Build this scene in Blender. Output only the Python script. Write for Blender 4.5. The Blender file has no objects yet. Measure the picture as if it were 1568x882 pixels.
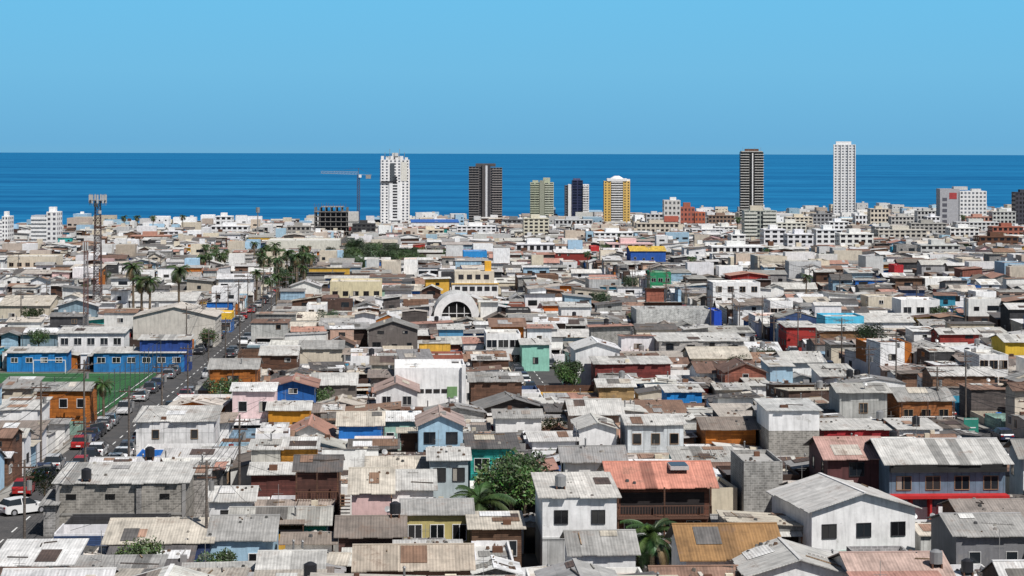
import bpy, math, random
import numpy as np
from mathutils import Vector
R=random.Random(47)
F=3144.0; CX=784.0; HY=235.0; CZ=70.0; SL=0.0205; SH=0.055; ANG=math.atan(SH)
def gz(y): return max(42-SL*y,1.5)
def drow(y,h=0.0):
    d=F*(28-h)/(y-299.5) if y>300 else 1e9
    if d>1975: d=F*(68.5-h)/(y-HY)
    return d
def PX(px,d): return (px-CX)/F*d
def coast(x):
    P=[(-900,1300),(-500,1380),(-374,1480),(-269,1750),(-53,2030),(100,2200),(573,2450),(1200,2500)]
    return float(np.interp(x,[p[0] for p in P],[p[1] for p in P]))
scene=bpy.context.scene
# ---------------------------------------------------------------- materials
MATS=[];MI={}
def nn(nt,t,**kw):
    n=nt.nodes.new(t)
    for k,v in kw.items(): setattr(n,k,v)
    return n
def base(name):
    m=bpy.data.materials.new(name); m.use_nodes=True; nt=m.node_tree
    b=nt.nodes["Principled BSDF"]; return m,nt,b
def math_(nt,op,a,b=None,clamp=False):
    n=nn(nt,'ShaderNodeMath',operation=op); n.use_clamp=clamp
    for i,v in enumerate((a,b)):
        if v is None: continue
        if isinstance(v,(int,float)): n.inputs[i].default_value=v
        else: nt.links.new(v,n.inputs[i])
    return n.outputs[0]
def maprange(nt,v,a,b,c,d):
    n=nn(nt,'ShaderNodeMapRange'); nt.links.new(v,n.inputs[0])
    for i,x in enumerate((a,b,c,d)): n.inputs[i+1].default_value=x
    return n.outputs[0]
def noise(nt,vec,scale,detail=4,rough=.6):
    n=nn(nt,'ShaderNodeTexNoise'); nt.links.new(vec,n.inputs['Vector'])
    n.inputs['Scale'].default_value=scale; n.inputs['Detail'].default_value=detail; n.inputs['Roughness'].default_value=rough
    return n.outputs['Fac']
def mapping(nt,vec,s):
    n=nn(nt,'ShaderNodeMapping'); nt.links.new(vec,n.inputs[0]); n.inputs['Scale'].default_value=s; return n.outputs[0]
def scalecol(nt,col,f):
    n=nn(nt,'ShaderNodeVectorMath',operation='SCALE'); nt.links.new(col,n.inputs[0]); nt.links.new(f,n.inputs['Scale']); return n.outputs[0]
def mixc(nt,f,a,b,mode='MIX'):
    n=nn(nt,'ShaderNodeMix',data_type='RGBA',blend_type=mode)
    if isinstance(f,(int,float)): n.inputs[0].default_value=f
    else: nt.links.new(f,n.inputs[0])
    for i,v in ((6,a),(7,b)):
        if isinstance(v,tuple): n.inputs[i].default_value=(*v,1)
        else: nt.links.new(v,n.inputs[i])
    return n.outputs[2]
def reg(m): MI[m.name]=len(MATS); MATS.append(m)
def common(nt):
    c=nn(nt,'ShaderNodeAttribute',attribute_name='Col').outputs['Color']
    uv=nn(nt,'ShaderNodeUVMap',uv_map='UVMap').outputs[0]
    pos=nn(nt,'ShaderNodeNewGeometry').outputs['Position']
    return c,uv,pos
def brick(nt,uv,w,h,ms,c1,c2,mo,off=.5):
    n=nn(nt,'ShaderNodeTexBrick'); nt.links.new(uv,n.inputs['Vector']); n.offset=off
    n.inputs['Scale'].default_value=1; n.inputs['Brick Width'].default_value=w; n.inputs['Row Height'].default_value=h
    n.inputs['Mortar Size'].default_value=ms; n.inputs['Mortar Smooth'].default_value=.2
    n.inputs['Color1'].default_value=(c1,)*3+(1,); n.inputs['Color2'].default_value=(c2,)*3+(1,); n.inputs['Mortar'].default_value=(mo,)*3+(1,)
    return n
def grime(nt,c,pos,uv,lo=.72,hi=1.12,streak=.3):
    f=maprange(nt,noise(nt,pos,.8,6,.7),.3,.7,lo,hi)
    f2=maprange(nt,noise(nt,mapping(nt,uv,(2.2,.25,1)),1.3,4),.45,.75,1,1-streak)
    return scalecol(nt,scalecol(nt,c,f),f2)
def bump(nt,b,h,dist,st=.6):
    n=nn(nt,'ShaderNodeBump'); nt.links.new(h,n.inputs['Height']); n.inputs['Distance'].default_value=dist; n.inputs['Strength'].default_value=st
    nt.links.new(n.outputs[0],b.inputs['Normal'])
def mk_plaster():
    m,nt,b=base('plaster'); c,uv,pos=common(nt)
    x=grime(nt,c,pos,uv,.8,1.1,.28)
    pf=maprange(nt,noise(nt,pos,.35,7,.75),.61,.65,0,.4)
    x=mixc(nt,pf,x,(.28,.26,.23))
    nt.links.new(x,b.inputs['Base Color']); b.inputs['Roughness'].default_value=.9
    bump(nt,b,noise(nt,pos,6,3),.02,.4); reg(m)
def mk_block():
    m,nt,b=base('block'); c,uv,pos=common(nt)
    br=brick(nt,uv,.4,.2,.018,.68,1.2,1.5)
    x=mixc(nt,1.0,c,br.outputs[0],'MULTIPLY')
    nt.links.new(grime(nt,x,pos,uv,.6,1.2,.4),b.inputs['Base Color']); b.inputs['Roughness'].default_value=.95
    bump(nt,b,br.outputs['Fac'],-.01,.6); reg(m)
def mk_wood():
    m,nt,b=base('wood'); c,uv,pos=common(nt)
    br=brick(nt,uv,2.6,.16,.012,.7,1.2,.25)
    x=mixc(nt,1.0,c,br.outputs[0],'MULTIPLY')
    nt.links.new(grime(nt,x,pos,uv,.6,1.25,.35),b.inputs['Base Color']); b.inputs['Roughness'].default_value=.85; reg(m)
def mk_panel():
    m,nt,b=base('panel'); c,uv,pos=common(nt)
    br=brick(nt,uv,1.2,2.4,.02,.85,1.08,.45,0)
    x=mixc(nt,1.0,c,br.outputs[0],'MULTIPLY')
    nt.links.new(grime(nt,x,pos,uv,.7,1.12,.4),b.inputs['Base Color']); b.inputs['Roughness'].default_value=.8; reg(m)
def mk_roof():
    m,nt,b=base('roof'); c,uv,pos=common(nt)
    br=brick(nt,uv,.93,2.3,.015,.86,1.08,.62,0)
    x=mixc(nt,.8,c,br.outputs[0],'MULTIPLY')
    x=grime(nt,x,pos,uv,.58,1.15,.35)
    rf=maprange(nt,noise(nt,pos,.4,8,.8),.54,.66,0,.75)
    x=mixc(nt,rf,x,(.14,.09,.065))
    sep=nn(nt,'ShaderNodeSeparateXYZ'); nt.links.new(uv,sep.inputs[0])
    w=math_(nt,'SINE',math_(nt,'MULTIPLY',sep.outputs[0],2*math.pi/.22))
    x=scalecol(nt,x,maprange(nt,w,-1,1,.9,1.04))  # corrugation shading put into the colour: troughs darker, ridges lighter
    nt.links.new(x,b.inputs['Base Color']); b.inputs['Roughness'].default_value=.75
    bump(nt,b,w,.018,.45); reg(m)
def mk_simple(name,rough,metal=0,spec=.5,g=True):
    m,nt,b=base(name); c,uv,pos=common(nt)
    nt.links.new(grime(nt,c,pos,uv,.8,1.1,.15) if g else c,b.inputs['Base Color'])
    b.inputs['Roughness'].default_value=rough; b.inputs['Metallic'].default_value=metal; b.inputs['Specular IOR Level'].default_value=spec; reg(m)
def mk_leaf():
    m,nt,b=base('leaf'); c,uv,pos=common(nt)
    nt.links.new(scalecol(nt,c,maprange(nt,noise(nt,pos,.9,3),.3,.7,.6,1.4)),b.inputs['Base Color']); b.inputs['Roughness'].default_value=.55; reg(m)
mk_plaster();mk_block();mk_wood();mk_panel();mk_roof()
mk_simple('glass',.12,0,.5,False);mk_simple('trim',.6);mk_simple('concrete',.9);mk_simple('metal',.45,.3);mk_simple('carpaint',.22,0,.6,False);mk_simple('rubber',.8,0,.3,False)
mk_leaf()
# ---------------------------------------------------------------- mesh builder
class MB:
    def __init__(s): s.v=[];s.f=[];s.m=[];s.c=[];s.uv=[];s.fr=None
    def frame(s,x,y,z,a): s.fr=(x,y,z,math.cos(a),math.sin(a))
    def face(s,pts,mat,col):
        p0=pts[0];p1=pts[1];q=pts[-1]
        e=(p1[0]-p0[0],p1[1]-p0[1],p1[2]-p0[2]); L=math.sqrt(e[0]**2+e[1]**2+e[2]**2) or 1
        e=(e[0]/L,e[1]/L,e[2]/L)
        g=(q[0]-p0[0],q[1]-p0[1],q[2]-p0[2]); d=g[0]*e[0]+g[1]*e[1]+g[2]*e[2]
        g=(g[0]-d*e[0],g[1]-d*e[1],g[2]-d*e[2]); L=math.sqrt(g[0]**2+g[1]**2+g[2]**2) or 1
        g=(g[0]/L,g[1]/L,g[2]/L)
        n=len(s.v); fr=s.fr
        for p in pts:
            r=(p[0]-p0[0],p[1]-p0[1],p[2]-p0[2])
            s.uv.append(r[0]*e[0]+r[1]*e[1]+r[2]*e[2]+p0[0]); s.uv.append(r[0]*g[0]+r[1]*g[1]+r[2]*g[2]+p0[2])
            s.c+= (col[0],col[1],col[2],1)
            if fr: s.v.append((fr[0]+p[0]*fr[3]-p[1]*fr[4],fr[1]+p[0]*fr[4]+p[1]*fr[3],fr[2]+p[2]))
            else: s.v.append(p)
        s.f.append(tuple(range(n,n+len(pts)))); s.m.append(MI[mat])
    def box(s,x0,x1,y0,y1,z0,z1,mat,col,bot=False):
        s.face([(x0,y0,z0),(x1,y0,z0),(x1,y0,z1),(x0,y0,z1)],mat,col)
        s.face([(x1,y0,z0),(x1,y1,z0),(x1,y1,z1),(x1,y0,z1)],mat,col)
        s.face([(x1,y1,z0),(x0,y1,z0),(x0,y1,z1),(x1,y1,z1)],mat,col)
        s.face([(x0,y1,z0),(x0,y0,z0),(x0,y0,z1),(x0,y1,z1)],mat,col)
        s.face([(x0,y0,z1),(x1,y0,z1),(x1,y1,z1),(x0,y1,z1)],mat,col)
        if bot: s.face([(x0,y1,z0),(x1,y1,z0),(x1,y0,z0),(x0,y0,z0)],mat,col)
    def cyl(s,x,y,z0,z1,r,n,mat,col,r2=None):
        r2=r if r2 is None else r2
        A=[(math.cos(2*math.pi*i/n),math.sin(2*math.pi*i/n)) for i in range(n)]
        for i in range(n):
            a=A[i];b=A[(i+1)%n]
            s.face([(x+a[0]*r,y+a[1]*r,z0),(x+b[0]*r,y+b[1]*r,z0),(x+b[0]*r2,y+b[1]*r2,z1),(x+a[0]*r2,y+a[1]*r2,z1)],mat,col)
        s.face([(x+a[0]*r2,y+a[1]*r2,z1) for a in A],mat,col)
    def tube(s,p,q,r,mat,col,n=4,r2=None):
        r2=r if r2 is None else r2
        p=Vector(p);q=Vector(q);d=(q-p)
        if d.length<1e-6: return
        d.normalize(); a=d.orthogonal().normalized(); b=d.cross(a)
        ring=[(math.cos(2*math.pi*i/n),math.sin(2*math.pi*i/n)) for i in range(n)]
        P=[tuple(p+(a*c+b*t)*r) for c,t in ring]; Q=[tuple(q+(a*c+b*t)*r2) for c,t in ring]
        for i in range(n):
            j=(i+1)%n; s.face([P[i],P[j],Q[j],Q[i]],mat,col)
    def mesh(s,name):
        me=bpy.data.meshes.new(name); me.from_pydata(s.v,[],s.f)
        for m in MATS: me.materials.append(m)
        me.polygons.foreach_set('material_index',s.m)
        ca=me.color_attributes.new('Col','FLOAT_COLOR','CORNER'); ca.data.foreach_set('color',np.array(s.c,dtype=np.float32))
        uv=me.uv_layers.new(name='UVMap'); uv.data.foreach_set('uv',np.array(s.uv,dtype=np.float32))
        me.update(); return me
    def obj(s,name,loc=(0,0,0),a=0):
        o=bpy.data.objects.new(name,s.mesh(name)); scene.collection.objects.link(o); o.location=loc; o.rotation_euler=(0,0,a); return o
def inst(name,me,loc,a=0,sc=1):
    o=bpy.data.objects.new(name,me); scene.collection.objects.link(o); o.location=loc; o.rotation_euler=(0,0,a); o.scale=(sc,sc,sc); return o
# ---------------------------------------------------------------- palette
W=(.82,.81,.8);CR=(.62,.55,.44);GY=(.3,.29,.28);LG=(.55,.55,.54);LB=(.36,.53,.66);BL=(.015,.15,.52);TE=(.02,.36,.34);OR=(.52,.16,.02);BR=(.13,.06,.035)
RE=(.36,.03,.025);YE=(.72,.42,.06);PK=(.7,.48,.46);MG=(.35,.55,.46);DK=(.03,.03,.035);CY=(.06,.42,.62)
RL=(.64,.625,.59);RG=(.4,.39,.37);RK=(.14,.13,.125);RP=(.48,.26,.2);RC=(.64,.58,.49);RW=(.82,.81,.79)
def jit(c,a=.12):
    k=1+R.uniform(-a,a); return (min(.85,c[0]*k),min(.85,c[1]*k),min(.85,c[2]*k*(1+R.uniform(-.04,.04))))
def wallpick(far=False):
    r=R.random()
    if r<.36: return ('plaster',jit(W))
    if r<.47: return ('block',jit(GY,.3))
    if r<.54: return ('plaster',jit(CR,.25))
    if r<.59: return ('panel',jit(LG,.25))
    if r<.79: return ('wood',jit(R.choice([BR,(.08,.045,.035),(.2,.11,.07),(.05,.05,.055),(.12,.1,.09)]),.3))
    if far and R.random()<.45: return ('plaster',jit(R.choice([LG,CR,PK,LB,(.5,.4,.32)]),.25))
    return (R.choice(['plaster','panel','wood']),jit(R.choice([BL,BL,TE,OR,OR,RE,YE,PK,MG,LB,LB,CY,(.35,.12,.08),(.25,.35,.42),(.04,.08,.2),(.6,.4,.3)]),.25))
def roofpick():
    return jit(R.choice([RL,RL,RL,RC,RC,RG,RG,RG,RW,RW,RK,RK,RP,RL,(.36,.3,.26),(.5,.45,.4),(.24,.2,.17),(.3,.29,.28),(.2,.12,.09),(.33,.2,.14)]),.2)
# ---------------------------------------------------------------- house pieces
def fbox(mb,w,d,face,a0,a1,z0,z1,o0,o1,mat,col):
    if face=='f': mb.box(a0,a1,-d/2-o1,-d/2-o0,z0,z1,mat,col,True)
    elif face=='b': mb.box(-a1,-a0,d/2+o0,d/2+o1,z0,z1,mat,col,True)
    elif face=='r': mb.box(w/2+o0,w/2+o1,a0,a1,z0,z1,mat,col,True)
    else: mb.box(-w/2-o1,-w/2-o0,-a1,-a0,z0,z1,mat,col,True)
def window(mb,w,d,face,a,z,ww,wh,det,fc=W):
    g=R.choice([(.01,.012,.014),(.012,.016,.022),(.02,.025,.03),(.01,.01,.012),(.04,.04,.04)])
    if det>=2:
        fbox(mb,w,d,face,a-ww/2,a+ww/2,z,z+wh,-.02,.012,'glass',g)
        t=.05
        fbox(mb,w,d,face,a-ww/2-t,a-ww/2,z-t,z+wh+t,-.02,.05,'trim',fc); fbox(mb,w,d,face,a+ww/2,a+ww/2+t,z-t,z+wh+t,-.02,.05,'trim',fc)
        fbox(mb,w,d,face,a-ww/2,a+ww/2,z-t,z,-.02,.07,'trim',fc); fbox(mb,w,d,face,a-ww/2,a+ww/2,z+wh,z+wh+t,-.02,.05,'trim',fc)
        if ww>.9: fbox(mb,w,d,face,a-.025,a+.025,z,z+wh,.014,.04,'trim',fc)
        if R.random()<.25: fbox(mb,w,d,face,a-ww/2+.01,a-ww/2+ww*.35,z+.01,z+wh-.01,.013,.016,'trim',jit((.3,.28,.25),.3))
    else:
        fbox(mb,w,d,face,a-ww/2,a+ww/2,z,z+wh,-.02,.04,'glass',g)
def roofslab(mb,A,B,C,D,th,col,strips,mat='roof'):
    L=math.dist(A,B)
    def lerp(p,q,t): return (p[0]+(q[0]-p[0])*t,p[1]+(q[1]-p[1])*t,p[2]+(q[2]-p[2])*t)
    n=max(1,int(L/.93)) if strips else 1
    for i in range(n):
        t0=i/n;t1=(i+1)/n
        a=lerp(A,B,t0);b=lerp(A,B,t1);c=lerp(D,C,t1);d=lerp(D,C,t0)
        cc=col
        if strips:
            j=R.uniform(-.015,.03);k=R.uniform(0,.012)
            a,b=lerp(a,d,j),lerp(b,c,j)
            a=(a[0],a[1],a[2]+k);b=(b[0],b[1],b[2]+k);c=(c[0],c[1],c[2]+k);d=(d[0],d[1],d[2]+k)
            s=R.uniform(.92,1.05)
            if R.random()<.08: s*=R.choice([.5,.72,1.15])
            cc=(min(.85,col[0]*s),min(.85,col[1]*s),min(.85,col[2]*s))
        dn=lambda p:(p[0],p[1],p[2]-th)
        mb.face([a,b,c,d],mat,cc); mb.face([dn(a),dn(b),b,a],mat,cc); mb.face([dn(b),dn(c),c,b],mat,cc)
        mb.face([dn(d),dn(a),a,d],mat,cc); mb.face([dn(c),dn(d),d,c],mat,cc); mb.face([dn(d),dn(c),dn(b),dn(a)],'trim',(.08,.07,.06))  # underside coloured near-black to deepen the shade beneath the eaves
def house(mb,w,d,h,roof,wall,rc,det,rise=.8,low=None,oh=.3,win=None,wincol=None,porch=False):
    x0,x1,y0,y1=-w/2,w/2,-d/2,d/2; zb=-.8
    rr=rise
    if roof=='gx': zf=lambda x,y:h+rr*(1-abs(y)/(d/2))
    elif roof=='gy': zf=lambda x,y:h+rr*(1-abs(x)/(w/2))
    elif roof=='mf': zf=lambda x,y:h+rr*(y+d/2)/d
    elif roof=='mb': zf=lambda x,y:h+rr*(d/2-y)/d
    elif roof=='ml': zf=lambda x,y:h+rr*(x+w/2)/w
    elif roof=='mr': zf=lambda x,y:h+rr*(w/2-x)/w
    else: zf=lambda x,y:h
    hs=zb
    if low:
        hs=min(low[2],h-.3)
        for a,b in (((x0,y0),(x1,y0)),((x1,y0),(x1,y1)),((x1,y1),(x0,y1)),((x0,y1),(x0,y0))):
            mb.face([(*a,zb),(*b,zb),(*b,hs),(*a,hs)],low[0],low[1])
    m,c=wall
    def side(pts):
        top=[(x,y,zf(x,y)+(.35 if roof=='flat' else 0)) for x,y in reversed(pts)]
        mb.face([(pts[0][0],pts[0][1],hs),(pts[-1][0],pts[-1][1],hs)]+top,m,c)
    side([(x0,y0),(0,y0),(x1,y0)] if roof=='gy' else [(x0,y0),(x1,y0)])
    side([(x1,y0),(x1,0),(x1,y1)] if roof=='gx' else [(x1,y0),(x1,y1)])
    side([(x1,y1),(0,y1),(x0,y1)] if roof=='gy' else [(x1,y1),(x0,y1)])
    side([(x0,y1),(x0,0),(x0,y0)] if roof=='gx' else [(x0,y1),(x0,y0)])
    th=.07; st=det>=3
    X0,X1,Y0,Y1=x0-oh,x1+oh,y0-oh,y1+oh
    def pt(x,y,s=.02):
        cx=max(x0,min(x1,x));cy=max(y0,min(y1,y));z=zf(cx,cy)
        if roof=='gx': z-=rr/(d/2)*abs(y-cy)
        if roof=='gy': z-=rr/(w/2)*abs(x-cx)
        if roof=='mf': z+=rr/d*(y-cy)
        if roof=='mb': z-=rr/d*(y-cy)
        if roof=='ml': z+=rr/w*(x-cx)
        if roof=='mr': z-=rr/w*(x-cx)
        return (x,y,z+th+s)
    if roof=='gx':
        roofslab(mb,pt(X0,Y0),pt(X1,Y0),pt(X1,0),pt(X0,0),th,rc,st); roofslab(mb,pt(X1,Y1),pt(X0,Y1),pt(X0,0,.015),pt(X1,0,.015),th,rc,False)
        if det>=2: p=pt(X0,0);q=pt(X1,0); mb.box(X0,X1,-.12,.12,p[2]-.02,p[2]+.04,'trim',jit(rc))
    elif roof=='gy':
        roofslab(mb,pt(X0,Y1),pt(X0,Y0),pt(0,Y0),pt(0,Y1),th,rc,st); roofslab(mb,pt(X1,Y0),pt(X1,Y1),pt(0,Y1,.015),pt(0,Y0,.015),th,jit(rc,.08),st)
        if det>=2: p=pt(0,0); mb.box(-.12,.12,Y0,Y1,p[2]-.02,p[2]+.04,'trim',jit(rc))
    elif roof in('mf','mb'): roofslab(mb,pt(X0,Y0),pt(X1,Y0),pt(X1,Y1),pt(X0,Y1),th,rc,st)
    elif roof in('ml','mr'):
        roofslab(mb,pt(X0,Y1),pt(X0,Y0),pt(X1,Y0),pt(X1,Y1),th,rc,st)
    else:
        mb.face([(x0+.15,y0+.15,h),(x1-.15,y0+.15,h),(x1-.15,y1-.15,h),(x0+.15,y1-.15,h)],'concrete',rc)
        t=.35
        for a in ((x0,x1,y0,y0+.15),(x0,x1,y1-.15,y1),(x0,x0+.15,y0+.15,y1-.15),(x1-.15,x1,y0+.15,y1-.15)):
            mb.box(a[0]+.003,a[1]-.003,a[2]+.003,a[3]-.003,h-.05,h+t+.004,m,jit(c,.05))
    fc=wincol or R.choice([W,DK,(.3,.2,.12),(.3,.2,.12),LG])
    px0,px1=9,9
    if porch and w>3.2:
        ow=R.uniform(.4,.8)*w; ox=R.uniform(x0+.2,x1-ow-.2); px0,px1=ox,ox+ow
        fbox(mb,w,d,'f',ox,ox+ow,-.1,2.15,-.02,.01,'wood',jit((.02,.017,.014),.4))  # near-black sheet on the wall stands in for the shaded porch opening
        o=R.uniform(.7,1.6);z=2.3; cc=roofpick()
        mb.face([(ox-.2,y0-o,z-.12),(ox+ow+.2,y0-o,z-.12),(ox+ow+.2,y0-.003,z+.12),(ox-.2,y0-.003,z+.12)],'roof',cc)
        mb.face([(ox-.2,y0-.003,z+.08),(ox+ow+.2,y0-.003,z+.08),(ox+ow+.2,y0-o,z-.16),(ox-.2,y0-o,z-.16)],'trim',(.06,.05,.05))  # porch underside coloured near-black to deepen the shade below
        for q in (ox-.1,ox+ow+.1): mb.box(q-.05,q+.05,y0-o+.05,y0-o+.15,-.8,z-.17,'wood',BR)
        if R.random()<.6:
            for i in range(int(ow/.5)): mb.box(ox+i*.5,ox+i*.5+.04,y0-o+.06,y0-o+.1,0,1.7,'metal',DK)
            mb.box(ox,ox+ow,y0-o+.05,y0-o+.09,1.66,1.72,'metal',DK)
    if win:
        n,ww,wh,floors=win
        for fl in floors:
            for i in range(n): window(mb,w,d,'f',-w/2+w*(i+.5)/n,fl,ww,wh,det,fc)
    elif det>=1:
        fl=[1.0] if h<4.2 else [1.0,3.6]
        if h>7: fl=[1+2.7*i for i in range(int((h-.8)/2.7))]
        for z in fl:
            for face,L in (('f',w),('r',d),('l',d)):
                if z<2 and det<2 and h>4 and face!='f': continue
                n=int(L/R.uniform(2.4,4.2)) if L>2.4 else 0
                for i in range(n):
                    if R.random()<(.65 if face=='f' else .45):
                        ww=R.uniform(.7,1.4);wh=R.uniform(.7,1.15)
                        if det<2 and R.random()<.5: ww*=2.2;wh*=1.2
                        a=-L/2+L*(i+.5)/n
                        if face=='f' and z<2.5 and px0-1<a<px1+1: continue
                        if z<2 and R.random()<.22: window(mb,w,d,face,a,.02,.9,2.0,det,fc)
                        else: window(mb,w,d,face,a,z+R.uniform(-.1,.3),min(ww,L/n-.3),min(wh,h-z-.5 if h-z>.9 else .4),det,fc)
    return zf
def dish(mb,x,y,z):
    mb.tube((x,y,z-.1),(x,y,z+.5),.025,'metal',(.2,.2,.2))
    n=10;c=Vector((x,y-.06,z+.55));nrm=Vector((.3,-.8,.5)).normalized();a=nrm.orthogonal().normalized();b=nrm.cross(a)
    P=[tuple(c+(a*math.cos(2*math.pi*i/n)+b*math.sin(2*math.pi*i/n))*.28+nrm*.08) for i in range(n)]
    for i in range(n): mb.face([tuple(c),P[i],P[(i+1)%n]],'metal',(.35,.35,.35))
def tank(mb,x,y,z,c,r=.42):
    for i in (-1,1): mb.box(x+i*.3-.05,x+i*.3+.05,y-.35,y+.35,z-.3,z+.2,'wood',BR)
    mb.cyl(x,y,z+.2,z+.95,r,12,'metal',c); mb.cyl(x,y,z+.95,z+1.1,r,12,'metal',c,r*.35)
def patch(mb,w,d,zf,roof):
    x=R.uniform(-w/2,w/2-1);y=R.uniform(-d/2,d/2-1);x2=min(w/2,x+R.uniform(.8,2.8));y2=min(d/2,y+R.uniform(1.2,3))
    if roof=='gx' and y<0<y2: y2=-.15
    if roof=='gy' and x<0<x2: x2=-.15
    if x2-x<.4 or y2-y<.4: return
    o=.13 if roof!='flat' else .04;o+=R.uniform(0,.02)
    cc=jit(R.choice([(.25,.15,.1),(.15,.14,.13),(.3,.26,.22),RW,RC,RG,(.4,.25,.18),(.1,.07,.06)]),.2)
    q=[(x,y),(x2,y),(x2,y2),(x,y2)];P=[(a,b,zf(a,b)+o) for a,b in q]
    mb.face(P,'roof',cc)
def clutter(mb,w,d,zf,n,roof='mf'):
    for _ in range(n):
        x=R.uniform(-w/2+.5,w/2-.5);y=R.uniform(-d/2+.5,d/2-.5);z=zf(x,y)+.09;t=R.random()
        if t<.32:
            L=R.uniform(.6,2.8);c=jit(R.choice([(.3,.2,.12),(.12,.1,.09),(.08,.06,.05),(.5,.48,.45)]),.3)
            if R.random()<.5: x2=min(w/2,x+L); q=(x2,y+R.uniform(-.4,.4))
            else: q=(x+R.uniform(-.4,.4),min(d/2,y+L))
            mb.tube((x,y,z+.06),(q[0],q[1],zf(*q)+.15),.05,'wood',c)
        elif t<.57:
            for k in range(R.randint(2,8)):
                xx=x+R.uniform(-1.2,1.2);yy=y+R.uniform(-1,1)
                if abs(xx)>w/2 or abs(yy)>d/2: continue
                s=R.uniform(.08,.22);zz=zf(xx,yy)+.05
                mb.cyl(xx,yy,zz,zz+s,s*.9,5,'concrete',jit(R.choice([(.2,.18,.16),(.1,.06,.04),(.06,.06,.06),(.35,.33,.3)]),.4),s*.6)
        elif t<.59: dish(mb,x,y,z)
        elif t<.605: tank(mb,x,y,z,R.choice([DK,DK,(.3,.3,.3)]))
        elif t<.645:
            mb.tube((x,y,z),(x,y,z+R.uniform(1.2,2.2)),.022,'metal',GY); 
            zt=z+1.1; mb.tube((x-.4,y,zt),(x+.4,y,zt),.015,'metal',GY); mb.tube((x-.3,y+.1,zt-.15),(x+.3,y+.1,zt-.15),.015,'metal',GY)
        elif t<.71:
            s=R.uniform(.3,.8); z=min(zf(x,y),zf(x+s,y),zf(x,y+s))
            mb.box(x,x+s,y,y+s*.8,z,z+R.uniform(.3,.6),R.choice(['concrete','wood','plaster']),jit(R.choice([GY,BR,CR]),.2)) 
        elif t<.75:
            mb.cyl(x,y,z-.1,z+.7,.07,8,'metal',(.2,.2,.2)); mb.cyl(x,y,z+.7,z+.82,.13,8,'metal',(.2,.2,.2),.03)
        else: patch(mb,w,d,zf,roof)
# ---------------------------------------------------------------- heroes
HERO=[];SIGHT=[]
def addrect(x,d,w,dep,m=.15):
    u=x+SH*d; HERO.append((u-w/2-m,u+w/2+m,d-m,d+dep+m))
NAMES={'block':'block_house','wood':'wooden_house','plaster':'plaster_house','panel':'panel_house'}
def hero(xl,xr,ye,h,dep,roof,wall,rc,yv=None,rise=.8,low=None,win=None,rot=0,name=None,oh=.35,extra=None,cl=4,wincol=None,d=None):
    d=d or drow(ye,h); w=(xr-xl)/F*d; x=PX((xl+xr)/2,d); addrect(x,d,w,dep)
    a=ANG+math.radians(rot)
    cx=x-math.sin(a)*dep/2; cy=d+math.cos(a)*dep/2
    mb=MB(); zf=house(mb,w,dep,h,roof,wall,rc,3 if d<330 else 2,rise,low,oh,win,wincol)
    clutter(mb,w,dep,zf,cl,roof)
    if extra: extra(mb,w,dep,h,zf)
    mb.obj(name or ('two_storey_' if h>4.4 else '')+NAMES[wall[0]],(cx,cy,gz(d)),a)
    SIGHT.append((xl,xr,yv or ye+25,d))
def balcony(mb,w,dep,h,z,out=1.2,col=W,post=True,x0=None,x1=None):
    x0=-w/2 if x0 is None else x0; x1=w/2 if x1 is None else x1; y=-dep/2
    mb.box(x0,x1,y-out,y-.003,z-.12,z,'trim',col,True)
    n=int((x1-x0)/.22)
    for i in range(n+1):
        xx=x0+(x1-x0)*i/n; mb.box(xx-.02,xx+.02,y-out+.02,y-out+.06,z,z+.9,'trim',col)
    mb.box(x0,x1,y-out,y-out+.08,z+.9,z+.97,'trim',col,True)
    if post:
        for xx in (x0+.06,(x0+x1)/2,x1-.06): mb.box(xx-.06,xx+.06,y-out+.1,y-out+.22,-.8,h,'wood',BR)
P_=('plaster',W)
def pl(c): return ('plaster',c)
def wd(c): return ('wood',c)
def pn(c): return ('panel',c)
def bk(c=GY): return ('block',c)
def xF(mb,w,dep,h,zf):
    balcony(mb,w,dep,h,2.5,1.3,(.12,.06,.04))
    fbox(mb,w,dep,'f',-w/2+.4,w/2-.4,2.6,4.3,.0,.02,'wood',(.02,.015,.015))  # near-black sheet: shade of the opening behind the balcony, painted in
    zz=zf(w*.2,-1)+.16; mb.box(w*.12,w*.3,-dep*.3,-dep*.05,zz-.1,zz+.25,'glass',(.03,.06,.1)); 
    mb.box(w*.11,w*.31,-dep*.31,-dep*.04,zz-.12,zz+.2,'metal',LG)
hero(165,322,833,3.0,9,'gx',pl((.03,.05,.13)),RC,860,.9,cl=6)
hero(324,418,828,3.1,8,'gx',pl(LB),RG,868,1.0,win=(2,1.1,1,(1.1,)))
def xB(mb,w,dep,h,zf):
    fbox(mb,w,dep,'f',w*.12,w*.16,-.5,h-.1,0,.25,'block',(.25,.24,.23))
    for a in (-w/2,w/2-.3): fbox(mb,w,dep,'f',a,a+.3,-.5,h-.05,0,.08,'concrete',(.3,.29,.28))
    fbox(mb,w,dep,'f',-w/2+.3,w/2-.3,1.6,1.8,0,.05,'concrete',(.3,.29,.27))
    for a in (-w*.42,-w*.12,w*.3): fbox(mb,w,dep,'f',a,a+.8,2.95,3.35,0,.06,'glass',(.01,.01,.01))
    fbox(mb,w,dep,'f',-w*.02,w*.08,1.0,1.55,0,.055,'glass',(.01,.01,.01))
hero(88,285,742,4.2,7.5,'mf',bk((.3,.28,.25)),RL,822,.5,win=(0,1,1,()),extra=xB,cl=5)
hero(68,86,775,2.6,5,'mf',bk(),RG,810,.3,win=(0,1,1,()))
hero(290,318,728,4.0,5,'mf',bk((.36,.34,.32)),RL,790,.4,win=(0,1,1,()))
hero(322,388,768,2.9,5,'gx',P_,RL,785,.7,win=(1,1.6,.5,(1.6,)))
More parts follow.
